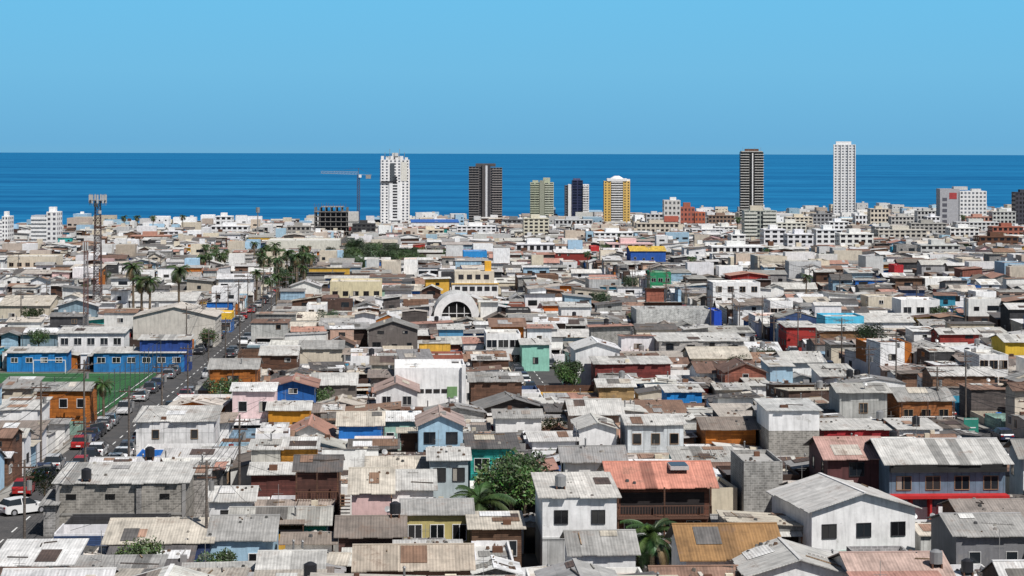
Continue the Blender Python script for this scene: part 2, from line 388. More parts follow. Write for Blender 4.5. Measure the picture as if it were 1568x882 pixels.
hero(386,478,727,3.2,6,'gx',wd((.16,.05,.04)),RL,760,.5)
hero(386,430,690,4.6,4,'mf',pn((.6,.58,.52)),RL,722,.3,win=(0,1,1,()))
hero(432,485,688,4.6,4,'mf',wd((.55,.25,.03)),RL,722,.4,win=(1,.8,.8,(3.2,)))
def xQ(mb,w,dep,h,zf):
    balcony(mb,w,dep,h,2.5,1.1,BR)
    for i in range(11): mb.box(w/2+.05,w/2+.9,-dep/2+i*.27,-dep/2+i*.27+.28,i*.24,i*.24+.05,'wood',BR,True)
hero(455,520,722,5.0,6,'gx',wd((.1,.04,.03)),RK,770,.8,extra=xQ)
hero(565,655,722,3.4,6,'gx',wd((.22,.06,.04)),RC,745,.8)
hero(660,718,705,5.0,7,'gx',pl((.45,.52,.54)),RL,755,.5,win=(2,1.0,1.1,(3.2,)))
hero(722,790,687,5.2,7,'mf',wd((.02,.34,.3)),RK,740,.3,win=(2,1.3,1.1,(1.0,3.2)),oh=.5)
hero(540,600,755,4.3,8,'gx',pl(PK),RC,790,1.3)
hero(602,665,750,4.2,8,'gx',pl(W),RL,780,.9)
hero(620,722,788,3.6,6,'gx',pl((.5,.42,.17)),RG,825,.6,win=(3,1.0,1.2,(1.6,)),wincol=W,name='yellow_house')
hero(520,618,822,3.0,6,'gx',wd((.1,.05,.04)),(.25,.21,.18),845,.9)
hero(724,800,810,3.2,5,'mf',wd((.18,.1,.06)),RC,838,.3,win=(2,1.1,1.1,(1.2,)))
hero(610,705,846,3.2,4,'mb',P_,RL,856,.2)
hero(548,722,872,3.2,6,'gx',wd(BR),(.55,.47,.38),882,1.0)
hero(400,492,876,3.3,6,'gx',P_,RL,882,.7)
hero(-6,108,868,3.0,6,'mf',P_,RW,882,.5)
hero(110,240,880,2.8,4,'mf',P_,RG,882,.3)
def xE(mb,w,dep,h,zf): fbox(mb,w,dep,'f',-w/2,w/2,2.55,2.7,0,.06,'trim',LG)
hero(832,946,762,5.6,8,'mf',P_,(.66,.63,.58),868,.5,win=(2,.95,.95,(3.7,)),wincol=DK,extra=xE,low=('panel',LG,2.55))
hero(944,1088,742,4.9,8,'gx',wd((.16,.06,.035)),(.68,.29,.21),830,1.2,win=(3,1.1,1.2,(.8,)),extra=xF,oh=.7)
hero(877,975,848,3.3,6,'gx',P_,RG,882,1.0,win=(2,1.0,1.9,(.1,)))
hero(1052,1196,852,3.6,7.5,'gx',P_,(.36,.2,.08),882,1.5,oh=.5)
hero(1148,1305,880,3.4,7,'gy',P_,RL,882,1.0)
hero(1312,1460,886,3.6,7,'gx',P_,(.55,.4,.34),882,1.0)
hero(1240,1408,778,4.3,9,'gy',P_,(.7,.68,.65),850,1.2,win=(3,1.1,1.0,(2.2,)),rot=9,oh=.4,cl=1)
hero(1140,1200,712,5.0,7,'flat',bk((.34,.33,.31)),RG,785,win=(0,1,1,()))
hero(1178,1256,628,6.4,7,'mf',P_,(.6,.6,.58),700,.3,low=('block',(.33,.31,.28),4.4),win=(0,1,1,()))
def xJ(mb,w,dep,h,zf):
    for i in range(7):
        a=-w/2+w*i/6; fbox(mb,w,dep,'f',max(a-.09,-w/2),min(a+.09,w/2),-.5,2.6,.0,1.0,'trim',(.5,.02,.02))
    fbox(mb,w,dep,'f',-w/2,w/2,2.6,2.85,0,1.3,'trim',(.5,.02,.02))
    fbox(mb,w,dep,'f',-w/2,w/2,4.7,5.4,0,.5,'wood',(.02,.02,.02)); fbox(mb,w,dep,'f',-w*.1,w*.25,.0,1.9,0,.9,'plaster',W)
hero(1362,1542,706,5.5,9,'gx',pn((.16,.24,.32)),RL,800,1.3,win=(4,1.2,1.1,(3.2,)),extra=xJ,oh=.6)
hero(1268,1358,700,5.4,8,'gx',pn((.12,.04,.04)),(.58,.36,.31),745,1.2,oh=.5)
hero(1465,1580,818,3.6,7,'gx',pl((.2,.2,.21)),RG,875,.9,win=(2,.8,.8,(1.6,)))
hero(1475,1580,790,3.0,6,'gx',wd(BR),(.32,.28,.25),800,.8)
hero(1262,1376,657,3.4,6,'mf',wd((.4,.02,.03)),RL,672,.3)
hero(1378,1440,656,3.6,6,'mf',pl(W),RL,668,.3,low=('plaster',RE,1.4))
hero(210,328,647,3.6,8,'mf',pn(W),RL,692,.6,win=(2,.7,.9,(1.8,)))
hero(357,420,600,5.5,7,'gx',pl((.82,.62,.62)),RW,642,.5,win=(2,.9,1.1,(3.2,)))
hero(322,394,566,5.5,7,'gx',wd((.4,.13,.02)),RG,602,.9,extra=lambda mb,w,d,h,z:balcony(mb,w,d,h,2.6,1.0,(.4,.17,.05)))
hero(58,138,600,4.6,6,'gx',wd((.48,.15,.02)),RG,640,.6,win=(3,.9,1.0,(2.6,)))
hero(412,474,629,3.6,6,'gx',pl((.55,.24,.02)),RL,655,.6,win=(2,1.3,1.2,(1,)),wincol=DK)
hero(520,586,652,3.6,6,'gx',pl((.02,.18,.55)),RC,675,1.0)
hero(590,642,645,3.2,6,'gx',pl(MG),RW,655,.6,win=(3,.8,.9,(1,)))
hero(642,710,652,4.6,8,'gy',pl(LB),(.5,.38,.33),690,1.0,win=(2,1.1,1.1,(1,2.8)))
hero(577,640,600,4.2,8,'gy',pl((.7,.7,.7)),(.5,.36,.31),625,1.0,win=(2,1.0,1.0,(1,2.6)))
def xZ(mb,w,dep,h,zf):
    fbox(mb,w,dep,'f',w*.24,w*.38,2.6,4.0,0,.08,'trim',(.17,.3,.13)); fbox(mb,w,dep,'f',w/2-.5,w/2,-.6,h+.8,0,.5,'plaster',W)
    for i in range(6): fbox(mb,w,dep,'f',-w*.4+i*1.0,-w*.4+i*1.0+.8,3.2,3.7,0,.05,'glass',(.03,.03,.03))
hero(605,714,568,6,11,'flat',P_,RW,622,extra=xZ,win=(0,1,1,()),name='white_market_building')
hero(722,800,585,4.6,7,'mf',wd((.16,.08,.05)),RG,605,.4)
hero(480,545,590,4.0,8,'gx',wd((.2,.17,.15)),RL,612,1.0)
hero(1022,1076,600,4.2,5,'mf',pn((.01,.24,.65)),RL,626,.3,win=(2,.7,.8,(2.2,)))
hero(918,972,592,4,6,'gx',wd((.42,.27,.12)),RL,620,.6)
hero(882,950,535,6.0,9,'gy',P_,RW,575,1.0,win=(0,1,1,()))
hero(912,1028,557,4.5,6,'mf',wd((.2,.035,.03)),RL,578,.4,win=(0,1,1,()))
hero(1010,1140,522,5,9,'mf',bk((.4,.38,.36)),RL,545,.5)
hero(1378,1460,612,5,7,'gx',wd((.36,.13,.04)),RG,642,1.0,win=(3,1,1,(3,)),extra=lambda mb,w,d,h,z:balcony(mb,w,d,h,2.4,1.0,W))
hero(962,1048,650,5.0,7,'gx',pn((.66,.7,.72)),RL,695,.5,win=(3,.8,1,(3.1,)))
hero(888,945,656,4.4,7,'gy',P_,RL,690,.6,win=(2,1.4,1.9,(.1,)))
hero(760,830,640,3.8,6,'gx',P_,RG,662,.5,win=(4,.8,.9,(1,)))
hero(1264,1324,486,5.5,8,'flat',pl((.08,.45,.65)),RL,502,win=(3,1.2,1.2,(3.2,)))
hero(1092,1165,434,8,9,'flat',P_,RW,462,win=(4,1.3,1.2,(1,3.6,6.2)))
hero(800,842,528,4.2,6,'mf',pl((.3,.62,.5)),RL,550,.4)
hero(745,798,514,5.3,8,'flat',P_,RL,540,win=(3,1.6,1.2,(1,3.4)))
hero(833,864,468,4,6,'mf',pl((.7,.18,.04)),RG,478,.4)
hero(1400,1434,506,4.5,6,'mf',P_,RW,530,.3)
hero(1440,1500,510,4.5,6,'gx',wd((.35,.04,.03)),RL,530,.7)
hero(1380,1440,460,6,8,'flat',P_,RW,480,win=(3,1.6,1.2,(1,3.6)))
hero(975,1092,476,5,10,'flat',bk((.5,.5,.48)),RG,498,win=(0,1,1,()),name='cinder_block_building')
hero(1094,1106,478,5,8,'flat',pl((.01,.07,.5)),RG,502,win=(0,1,1,()))
hero(506,585,434,7,12,'flat',pl((.66,.58,.38)),RC,458,win=(5,1.2,1,(1,4)))
hero(0,58,630,4,8,'mf',P_,RL,660,.4)
hero(0,48,597,4,8,'mf',pl(CR),RG,615,.5)
hero(12,86,396,7,14,'flat',pl(CR),RL,405,win=(6,1.4,1.2,(1,4)))
hero(410,520,370,6,25,'flat',pl((.66,.64,.56)),RL,385,win=(0,1,1,()),name='warehouse')
hero(630,703,341,8,40,'mf',pl(W),(.03,.15,.5),350,1.0,name='warehouse',win=(8,2,1.5,(1,4)))
hero(710,746,386,7,10,'flat',pl((.02,.25,.6)),RL,398,win=(4,1.5,1,(1,4)))
hero(966,1020,384,7,14,'gx',pl((.02,.1,.4)),(.75,.5,.08),403,1.5)
hero(850,905,387,5,12,'gx',pl((.25,.03,.025)),RW,400,1.0)
hero(1255,1330,505,3.5,8,'gx',wd((.28,.15,.07)),RL,520,.8)
hero(1205,1250,500,4.5,8,'mf',pl(RE),RL,520,.4)
hero(1370,1384,406,6,8,'flat',pl((.45,.02,.03)),RL,420,win=(1,1,1,(1,)))
hero(905,918,378,6,10,'flat',pl((.5,.03,.03)),RL,386,win=(1,1.2,1,(1,)))
hero(1150,1180,590,3.5,6,'mf',P_,RL,605,.3)
hero(90,190,512,5.0,7,'mf',P_,RL,540,.4,win=(5,1.2,1.1,(3.1,)))
hero(1540,1590,522,5,8,'gx',pl((.75,.5,.05)),RL,545,.8)
hero(1330,1370,455,5,8,'flat',pl(CR),RL,470)
hero(400,455,545,4.6,9,'gx',wd(BR),RL,570,.9)
hero(460,525,535,3.6,8,'gx',pl(CR),RG,560,.9)
hero(565,640,505,4.5,9,'gy',pl((.15,.13,.12)),(.3,.29,.27),540,1.4)
hero(673,710,505,4.5,7,'mf',pl((.1,.3,.5)),RL,520,.3)
hero(996,1028,418,6,8,'flat',pl((.02,.25,.11)),RL,440,win=(3,1.2,1,(1,3.6)))
hero(285,355,483,3.6,7,'flat',pl((.8,.5,.04)),RW,490,low=('plaster',(.05,.15,.4),2.6),win=(4,1.8,1.6,(.4,)))
hero(200,300,462,3.4,20,'gx',pl(W),RL,476,1.2)
hero(0,75,470,4,18,'gx',pl(CR),RC,490,1.5)
hero(1060,1150,548,3.4,10,'gx',pl(CR),RC,560,1.2)
hero(1320,1400,492,3.5,12,'gx',pl(W),RL,505,1.2)
hero(1180,1215,462,6,8,'flat',P_,RL,480,win=(3,1.3,1.1,(1,3.6)))
hero(1500,1545,545,5,8,'flat',P_,RL,565,win=(3,1.1,1.1,(1,3.4)))
hero(1180,1215,560,4.8,7,'mf',pl(LB),RL,585,.4)
hero(860,905,470,5,8,'mf',P_,RL,485,.4)
hero(470,500,470,5.2,8,'flat',P_,RL,485,win=(2,1,1,(1,3.5)))
# blue sports-hall group on the left
hero(215,290,522,5,5,'mf',pn((.015,.06,.27)),RL,545,.3,win=(0,1,1,()),name='sports_hall')
hero(205,330,508,5.5,13,'gy',pl((.6,.56,.5)),(.68,.62,.55),520,1.8,win=(0,1,1,()),name='sports_hall',d=378)
hero(145,282,556,3.0,5,'mf',pn((.02,.2,.5)),RL,577,.4,win=(6,1.2,.8,(1.5,)),name='changing_rooms',d=324,wincol=W)
hero(12,102,562,3.0,5,'mf',pn((.01,.22,.58)),RL,580,.4,win=(4,1.0,.7,(1.5,)),name='changing_rooms',d=324,wincol=W)
SIGHT+= [(105,205,716,212),(232,300,608,295),(810,850,612,305),(0,62,838,168),(100,245,624,266),(1510,1568,700,222),(300,385,560,420),(715,800,790,170),(962,1030,850,150)]
HERO.append((-100,-37,258,323)); HERO.append((-130,-40,340,372))
HERO.append((3,8.5,168,176)); HERO.append((-90,-37,160,176))
# ---------------------------------------------------------------- special buildings
def arch_building():
    d=drow(492);w=70/F*d;x=PX(700,d);addrect(x,d,w,12);SIGHT.append((665,735,492,d))
    mb=MB();n=18;r=w/2;hb=1.0
    prof=[(-r,-.8)]+[(r*math.cos(math.pi*(1-i/n)),hb+5.2*math.sin(math.pi*i/n)) for i in range(n+1)]+[(r,-.8)]
    ri=r*.66;inn=[(-ri,.1)]+[(ri*math.cos(math.pi*(1-i/n)),hb-.2+3.6*math.sin(math.pi*i/n)) for i in range(n+1)]+[(ri,.1)]
    for i in range(len(prof)-1):
        a,b=prof[i],prof[i+1];c,e=inn[i],inn[i+1]
        mb.face([(a[0],0,a[1]),(c[0],0,c[1]),(e[0],0,e[1]),(b[0],0,b[1])],'trim',W)
        mb.face([(c[0],0,c[1]),(c[0],.6,c[1]),(e[0],.6,e[1]),(e[0],0,e[1])],'plaster',W)
        mb.face([(a[0],0,a[1]),(b[0],0,b[1]),(b[0],12,b[1]),(a[0],12,a[1])],'roof',(.7,.7,.68))
    mb.face([(p[0],.6,p[1]) for p in inn],'glass',(.012,.012,.012))
    mb.box(-r,r,-.05,.55,-.8,.09,'plaster',W)
    mb.face([(p[0],12,p[1]) for p in prof[::-1]],'plaster',W)
    for i in (-1,0,1): mb.box(i*1.7-.07,i*1.7+.07,.4,.58,.1,3.9 if i==0 else 3.2,'trim',W)
    mb.box(-ri,ri,.4,.57,1.6,1.75,'trim',W,True)
    mb.box(r-.2,r+2.5,1,9,-.8,4.2,'plaster',CR)
    mb.obj('arched_chapel',(x,d,gz(d)),ANG)
arch_building()
def stepped():
    d=555;w=12.5;x=PX(728,d);addrect(x,d,w+1,11);SIGHT.append((690,765,458,d));mb=MB()
    mb.box(-w/2,w/2,0,11,-.8,4.2,'plaster',W);mb.box(-w/2+.8,w/2-1,2,11,4.2,7.4,'plaster',CR);mb.box(w*.22,w*.36,3,6,7.4,10,'plaster',(.8,.42,.04))
    for i in range(6): mb.box(-w/2+.8+i*2,-w/2+2.2+i*2,-.05,.1,2.2,3.4,'glass',DK)
    for i in range(4): mb.box(-w/2+1.8+i*2.3,-w/2+3.2+i*2.3,1.95,2.1,5.2,6.5,'glass',DK)
    mb.box(-w/2-.2,w/2+.2,-.2,0,4.0,4.3,'trim',YE,True)
    mb.obj('commercial_building',(x,d,gz(d)),ANG)
stepped()
# ---------------------------------------------------------------- towers
def grid(mb,x0,x1,y0,y1,z0,z1,nf,nc,mat,col,gl=(.03,.035,.04),fw=.6,fh=.55,sides='flr'):
    mb.box(x0,x1,y0,y1,z0,z1,mat,col)
    fhh=(z1-z0)/nf
    for f in range(nf):
        za=z0+fhh*(f+.25);zb=za+fhh*fh
        if 'f' in sides:
            cw=(x1-x0)/nc
            for i in range(nc):
                c=x0+cw*(i+.5); g=jit(gl,.5); mb.face([(c-cw*fw/2,y0-.06,za),(c+cw*fw/2,y0-.06,za),(c+cw*fw/2,y0-.06,zb),(c-cw*fw/2,y0-.06,zb)],'glass',g)
        ns=max(1,int((y1-y0)/4));cw=(y1-y0)/ns
        for i in range(ns):
            c=y0+cw*(i+.5)
            if 'r' in sides: mb.face([(x1+.06,c-cw*.25,za),(x1+.06,c+cw*.25,za),(x1+.06,c+cw*.25,zb),(x1+.06,c-cw*.25,zb)],'glass',gl)
            if 'l' in sides: mb.face([(x0-.06,c+cw*.25,za),(x0-.06,c-cw*.25,za),(x0-.06,c-cw*.25,zb),(x0-.06,c+cw*.25,zb)],'glass',gl)
def bands(mb,x0,x1,y0,y1,z0,z1,nf,col,out=1.2,th=.9,mat='plaster'):
    for f in range(nf):
        z=z0+(z1-z0)*f/nf; mb.box(x0,x1,y0-out,y0-.01,z,z+th,mat,col,True)
def tower(xl,xr,yt,d,fn,name,rot=0,dep=18):
    w=(xr-xl)/F*d;x=PX((xl+xr)/2,d);z=gz(d);h=CZ-z-(yt-HY)/F*d
    addrect(x,d,w,dep,4);mb=MB();fn(mb,w,dep,h);mb.obj(name,(x,d,z),math.radians(rot));SIGHT.append((xl,xr,345 if d>1500 else HY+F*(CZ-z)/d-4,d))
def t1(mb,w,D,h):
    grid(mb,-w/2,w/2,0,D,-2,h-4,24,7,'plaster',W,(.07,.08,.1),.42,.5)
    mb.box(-w*.2,w*.2,-.9,-.07,6,h*.62,'plaster',(.82,.82,.82)); 
    for f in range(15): mb.box(-w*.08,w*.08,-1.0,-.85,8+f*2.5,9.4+f*2.5,'glass',DK)
    mb.box(-w*.48,w*.05,-1.4,-.07,h*.62,h*.64,'glass',DK,True); mb.box(-w*.16,-w*.02,-1,-.06,h*.64,h-7,'glass',(.08,.09,.1)); mb.box(w*.2,w*.42,-.2,-.05,h*.64,h-6,'plaster',(.68,.66,.6))
    mb.box(w/2,w/2+.3,1,D-1,8,h-12,'plaster',(.75,.6,.35))  # right face tinted yellow: warm sunlight put into the plaster colour
    for i in range(6): mb.box(-w/2+i*w/6+.3,-w/2+(i+.6)*w/6+.3,0,3,h-4,h-.8-(i%2)*1.2,'plaster',W)
    mb.box(-w*.3,w*.3,5,13,h-4,h-1,'plaster',LG)
    for i in range(5): mb.tube((-w*.35+i*w*.17,2,h-2),(-w*.35+i*w*.17,2,h+2.5+(i%2)*3),.25,'metal',GY)
    mb.box(-w*.1,w*.12,3,8,h-1,h+2,'plaster',LG)
tower(583,627,238,1800,t1,'white_apartment_tower',6)
def t2(mb,w,D,h):
    c=(.1,.09,.09)
    grid(mb,-w/2,-w*.1,0,D,-2,h-2,22,4,'plaster',c,(.02,.02,.025),.7,.6); bands(mb,-w/2,-w*.2,0,D,3,h-2,22,(.3,.28,.27),.8,.5)
    mb.box(-w*.1,-w*.0,-1.5,D,-2,h,'plaster',c); mb.box(-w*.0,w*.06,-1.8,D,-2,h-1,'plaster',(.7,.7,.72)); 
    mb.box(w*.06,w*.14,-.6,D,-2,h,'plaster',(.05,.05,.06))
    grid(mb,w*.14,w/2,0,D,-2,h-3,22,4,'plaster',(.14,.13,.13),(.02,.02,.025),.7,.6); bands(mb,w*.2,w/2,0,D,3,h-3,22,(.42,.38,.36),.8,.5)
    mb.box(-w*.3,w*.3,3,D-3,h-2,h+1,'plaster',c)
tower(718,769,252,2000,t2,'dark_apartment_tower')
def t3(mb,w,D,h):
    c=(.45,.47,.35); grid(mb,-w/2,w/2,0,D,-2,h-2,17,5,'plaster',c,(.05,.06,.05),.7,.55); bands(mb,-w/2,-w*.12,0,D,3,h-2,17,c,1,.9); bands(mb,w*.12,w/2,0,D,3,h-2,17,(.55,.56,.46),1,.9)
    mb.box(-w*.1,w*.1,-1.2,0,-2,h,'plaster',(.3,.31,.24)); mb.box(w*.05,w*.35,2,8,h-2,h+2.5,'plaster',c); mb.box(-w*.4,-w*.15,2,8,h-2,h,'plaster',c)
tower(812,848,276,1950,t3,'beige_apartment_tower')
def t4(mb,w,D,h):
    grid(mb,-w*.2,w*.25,0,D,-2,h,16,2,'plaster',(.03,.04,.1),(.01,.015,.04),.8,.7)
    mb.box(-w*.36,-w*.2,1,D,-2,h-4,'plaster',W); grid(mb,-w/2,-w*.36,2,D,-2,h-5,15,1,'plaster',(.12,.13,.16))
    grid(mb,w*.25,w/2,-1,D,-2,h-4,15,2,'plaster',W,(.1,.1,.12),.6,.45); bands(mb,w*.25,w/2,-1,D,3,h-4,15,W,.8,.9)
    mb.box(-w*.15,w*.15,3,9,h,h+2,'plaster',(.1,.1,.2))
tower(865,902,276,2060,t4,'blue_apartment_tower')
def t5(mb,w,D,h):
    Yc=(.72,.47,.14)
    grid(mb,-w*.5,-w*.24,0,D,-2,h-5,17,2,'plaster',Yc,(.1,.08,.05),.4,.5); grid(mb,w*.24,w*.5,0,D,-2,h-5,17,2,'plaster',Yc,(.1,.08,.05),.4,.5)
    grid(mb,-w*.24,w*.24,1,D,-2,h-4,17,3,'plaster',(.3,.28,.25),(.03,.03,.03),.8,.7); bands(mb,-w*.22,w*.22,1,D,3,h-4,17,W,1.4,1.0)
    mb.box(-w*.38,w*.38,-.5,D-2,h-5,h-2.5,'plaster',W); mb.cyl(0,D*.4,h-2.5,h,w*.26,14,'plaster',W,w*.1)
    mb.box(w*.38,w/2,1,6,h-5,h-3,'plaster',W)
tower(925,965,269,1980,t5,'yellow_apartment_tower')
def t8(mb,w,D,h):
    grid(mb,-w/2,w/2,0,D,-2,h-3,27,4,'plaster',(.07,.065,.06),(.02,.02,.02),.8,.6)
    bands(mb,-w/2,-w*.12,0,D,3,h-3,27,(.72,.7,.66),1.3,.55); bands(mb,w*.12,w/2,0,D,3,h-3,27,(.72,.7,.66),1.3,.55)
    mb.box(w*.0,w*.05,-1.6,0,-2,h-4,'plaster',W)
    for f in range(27): mb.box(w/2,w/2+.5,1,D*.4,3+f*(h-6)/27,3.6+f*(h-6)/27,'plaster',W,True)
    mb.box(-w*.46,w*.46,-1,D,h-3,h-2,'plaster',(.5,.48,.44)); mb.box(-w*.3,w*.3,3,9,h-2,h,'plaster',BR)
    for i in range(4): mb.tube((-w*.4+i*w*.26,0,h-2),(-w*.4+i*w*.26,0,h+1.5),.15,'metal',GY)
tower(1134,1169,227,1950,t8,'dark_apartment_tower',-3)
def t9(mb,w,D,h):
    grid(mb,-w/2,w/2,0,D,-2,h-2,28,6,'plaster',(.8,.8,.8),(.12,.13,.15),.5,.45,'fr')
    for i in (-.5,-.17,.16,.48): mb.box(w*i-.3,w*i+.5,-.9,-.07,-2,h-2,'plaster',W)
    for f in range(28): mb.box(-w/2-.3,-w/2,2,D-2,f*(h/28.),f*(h/28.)+.4,'plaster',(.3,.3,.3),True)  # left-side ledges coloured grey: shade of that face put into the colour
    mb.box(-w*.4,w*.3,2,12,h-2,h+1.2,'plaster',W)
tower(1277,1310,217,2150,t9,'white_apartment_tower',-7)
def t10(mb,w,D,h):
    mb.box(-w/2,-w*.08,1,D,-2,h-2,'plaster',(.4,.4,.42)); mb.box(-w*.3,-w*.14,.8,1,h*.7,h*.85,'trim',(.4,.05,.05)); 
    for f in range(5): mb.box(-w*.45,-w*.35,.9,1.02,4+f*5,7+f*5,'glass',(.1,.1,.12))
    grid(mb,-w*.08,w/2,0,D,-2,h-4,10,7,'plaster',W,(.15,.16,.18),.55,.5); mb.box(-w*.2,w*.1,2,10,h-3,h,'plaster',LG); mb.box(w*.2,w*.4,4,10,h-4,h-2,'plaster',LG)
tower(1440,1511,284,1850,t10,'hotel_building')
def t11(mb,w,D,h):
    grid(mb,-w/2,w/2,0,D,-2,h-1,8,6,'plaster',(.35,.37,.33),(.03,.035,.04),.8,.6); bands(mb,-w/2,-w*.1,0,D,3,h-1,8,(.62,.62,.56),1.2,1.1); bands(mb,w*.08,w/2,0,D,3,h-1,8,(.62,.62,.56),1.2,1.1); mb.box(-w*.3,w*.1,3,9,h-1,h+1.8,'plaster',CR)
tower(1140,1189,319,1200,t11,'apartment_building',0,14)
def mid(c=W,nf=6,nc=6,g=(.02,.02,.025)):
    def f(mb,w,D,h):
        grid(mb,-w/2,w/2,0,D,-2,h,nf,nc,'plaster',c,g,.62,.55); mb.box(-w*.2,w*.15,2,min(8,D-1),h,h+2.2,'plaster',jit(c,.1)); mb.box(-w/2-.2,w/2+.2,-.3,0,h-.6,h,'plaster',jit(c,.1),True)
    return f
def t13(mb,w,D,h):
    mb.box(-w/2,w*.1,0,D,-2,h-2,'plaster',(.4,.42,.45));bands(mb,-w/2,w*.1,0,D,2,h-2,7,W,1,1.2);grid(mb,w*.1,w/2,-1,D,-2,h,8,2,'plaster',W,(.1,.1,.12),.5,.5);mb.box(w*.15,w*.4,2,6,h,h+2.5,'plaster',W)
tower(48,88,326,1100,t13,'white_apartment_building',0,12)
tower(-10,13,333,1100,t13,'white_apartment_building',0,12)
tower(330,355,332,1400,mid(W,5,3),'white_apartment_building',0,12)
tower(323,380,347,1380,mid(W,3,7),'apartment_building',0,12)
for a,b,y,d,c,nf in ((1170,1204,350,1080,W,5),(1206,1246,357,1050,W,4),(1250,1290,350,1080,W,5),(1286,1338,356,1060,W,4),(802,841,334,1300,(.62,.58,.46),7),(1333,1362,318,1750,CR,5),(1365,1400,330,1700,(.5,.48,.45),4),(1395,1450,340,1400,(.45,.43,.4),5),(1555,1582,292,1800,(.06,.06,.08),9),(1340,1375,345,1400,LG,4),(1478,1520,330,1750,RP,3),(910,970,355,1250,W,3),(1060,1110,350,1400,W,4),(700,760,346,1400,W,4),(640,680,352,1350,CR,3),(930,1000,372,1000,PK,2),(1095,1130,346,1450,W,4),(1410,1470,373,950,LG,3),(540,575,343,1400,(.06,.06,.06),4),(1500,1560,360,1100,BR,3),(1205,1245,331,1650,CR,5),(200,260,362,1200,RP,2),(560,640,383,870,RK,2),(790,850,373,950,W,2),(1090,1170,376,950,W,2),(975,1040,341,1450,CR,3),(1120,1142,358,1080,W,4),(1520,1556,322,1750,LG,5),(1405,1438,321,1900,(.5,.5,.5),4),(1310,1332,328,1850,W,3),(1085,1125,329,1800,(.25,.17,.13),4),(850,908,336,1550,LG,3),(770,806,336,1550,(.2,.2,.2),4),(1345,1420,350,1250,(.6,.56,.5),4),(1455,1500,347,1300,W,4),(1245,1275,326,1850,(.3,.3,.3),4),(1520,1568,345,1350,(.35,.12,.08),3),(990,1016,327,1800,LG,4),(440,475,347,1350,(.4,.38,.35),3),(250,275,355,1300,W,3),(130,165,360,1250,CR,3),(1420,1440,330,1650,W,4),(1190,1235,340,1400,(.7,.68,.62),5),(1465,1530,338,1500,(.7,.7,.7),4),(1270,1300,338,1500,W,4)):
    tower(a,b,y,d,mid(jit(c,.1),nf,max(2,int((b-a)/F*d/3))),'apartment_building' if nf>2 else 'office_building',3,12)
def t7(mb,w,D,h):
    grid(mb,-w/2,-w*.1,0,D,-2,h,6,4,'plaster',(.6,.58,.55),(.1,.1,.1),.5,.5);mb.box(-w*.35,-w*.2,2,8,h,h+2.5,'plaster',W)
    grid(mb,-w*.1,w*.25,1,D,-2,h-6,5,4,'plaster',(.4,.12,.08),(.08,.05,.05),.5,.5);grid(mb,w*.25,w/2,0,D,-2,h-10,4,3,'plaster',(.45,.13,.07),(.08,.05,.05),.5,.5);mb.box(-w*.02,w*.15,3,9,h-6,h-2,'plaster',(.35,.12,.08))
    mb.box(-w/2+.2,-w*.15,-.5,0,h*.25,h*.45,'plaster',(.45,.12,.08))
tower(1017,1080,306,1750,t7,'red_brick_building')
def tcon(mb,w,D,h):
    for f in range(6):
        z=-1+f*h/6; mb.box(-w/2,w*.28 if f>3 else w/2,0,D,z,z+.5,'concrete',(.2,.19,.18),True)
        for i in range(9): 
            x=-w/2+.5+i*(w-1)/8
            if f<4 or x<w*.26:
                for y in (.5,D*.5,D-1): mb.box(x-.3,x+.3,y,y+.6,z+.5,z+h/6,'concrete',(.15,.14,.13))
    mb.box(-w*.4,w*.2,3,D-3,-2,h-4,'concrete',(.04,.04,.05)); mb.box(-w*.35,w*.15,1,D,h-1,h-.5,'concrete',GY,True)
    mb.box(w*.28,w*.5,.2,D*.6,h*.3,h*.8,'plaster',(.6,.58,.55))
    for i in range(14): x=-w/2+i*w/18; mb.tube((x,.3,h-1),(x+R.uniform(-.3,.3),.3,h+R.uniform(.8,2.4)),.12,'metal',(.2,.1,.07))
tower(481,548,316,1430,tcon,'building_under_construction',0,16)
def lattice(mb,x,y,z0,z1,w0,w1,seg,r,cols):
    for k in range(seg):
        t0=k/seg;t1=(k+1)/seg;a=w0+(w1-w0)*t0;b=w0+(w1-w0)*t1;za=z0+(z1-z0)*t0;zb=z0+(z1-z0)*t1;c=cols[(k*len(cols)*2//seg)%len(cols)] if len(cols)>1 else cols[0]
        S=[(-1,-1),(1,-1),(1,1),(-1,1)]
        for i in range(4):
            p=S[i];q=S[(i+1)%4]
            mb.tube((x+p[0]*a/2,y+p[1]*a/2,za),(x+p[0]*b/2,y+p[1]*b/2,zb),r,'metal',c)
            mb.tube((x+p[0]*a/2,y+p[1]*a/2,za),(x+q[0]*b/2,y+q[1]*b/2,zb),r*.6,'metal',c)
            mb.tube((x+q[0]*a/2,y+q[1]*a/2,za),(x+p[0]*b/2,y+p[1]*b/2,zb),r*.6,'metal',c)
            mb.tube((x+p[0]*b/2,y+p[1]*b/2,zb),(x+q[0]*b/2,y+q[1]*b/2,zb),r*.6,'metal',c)
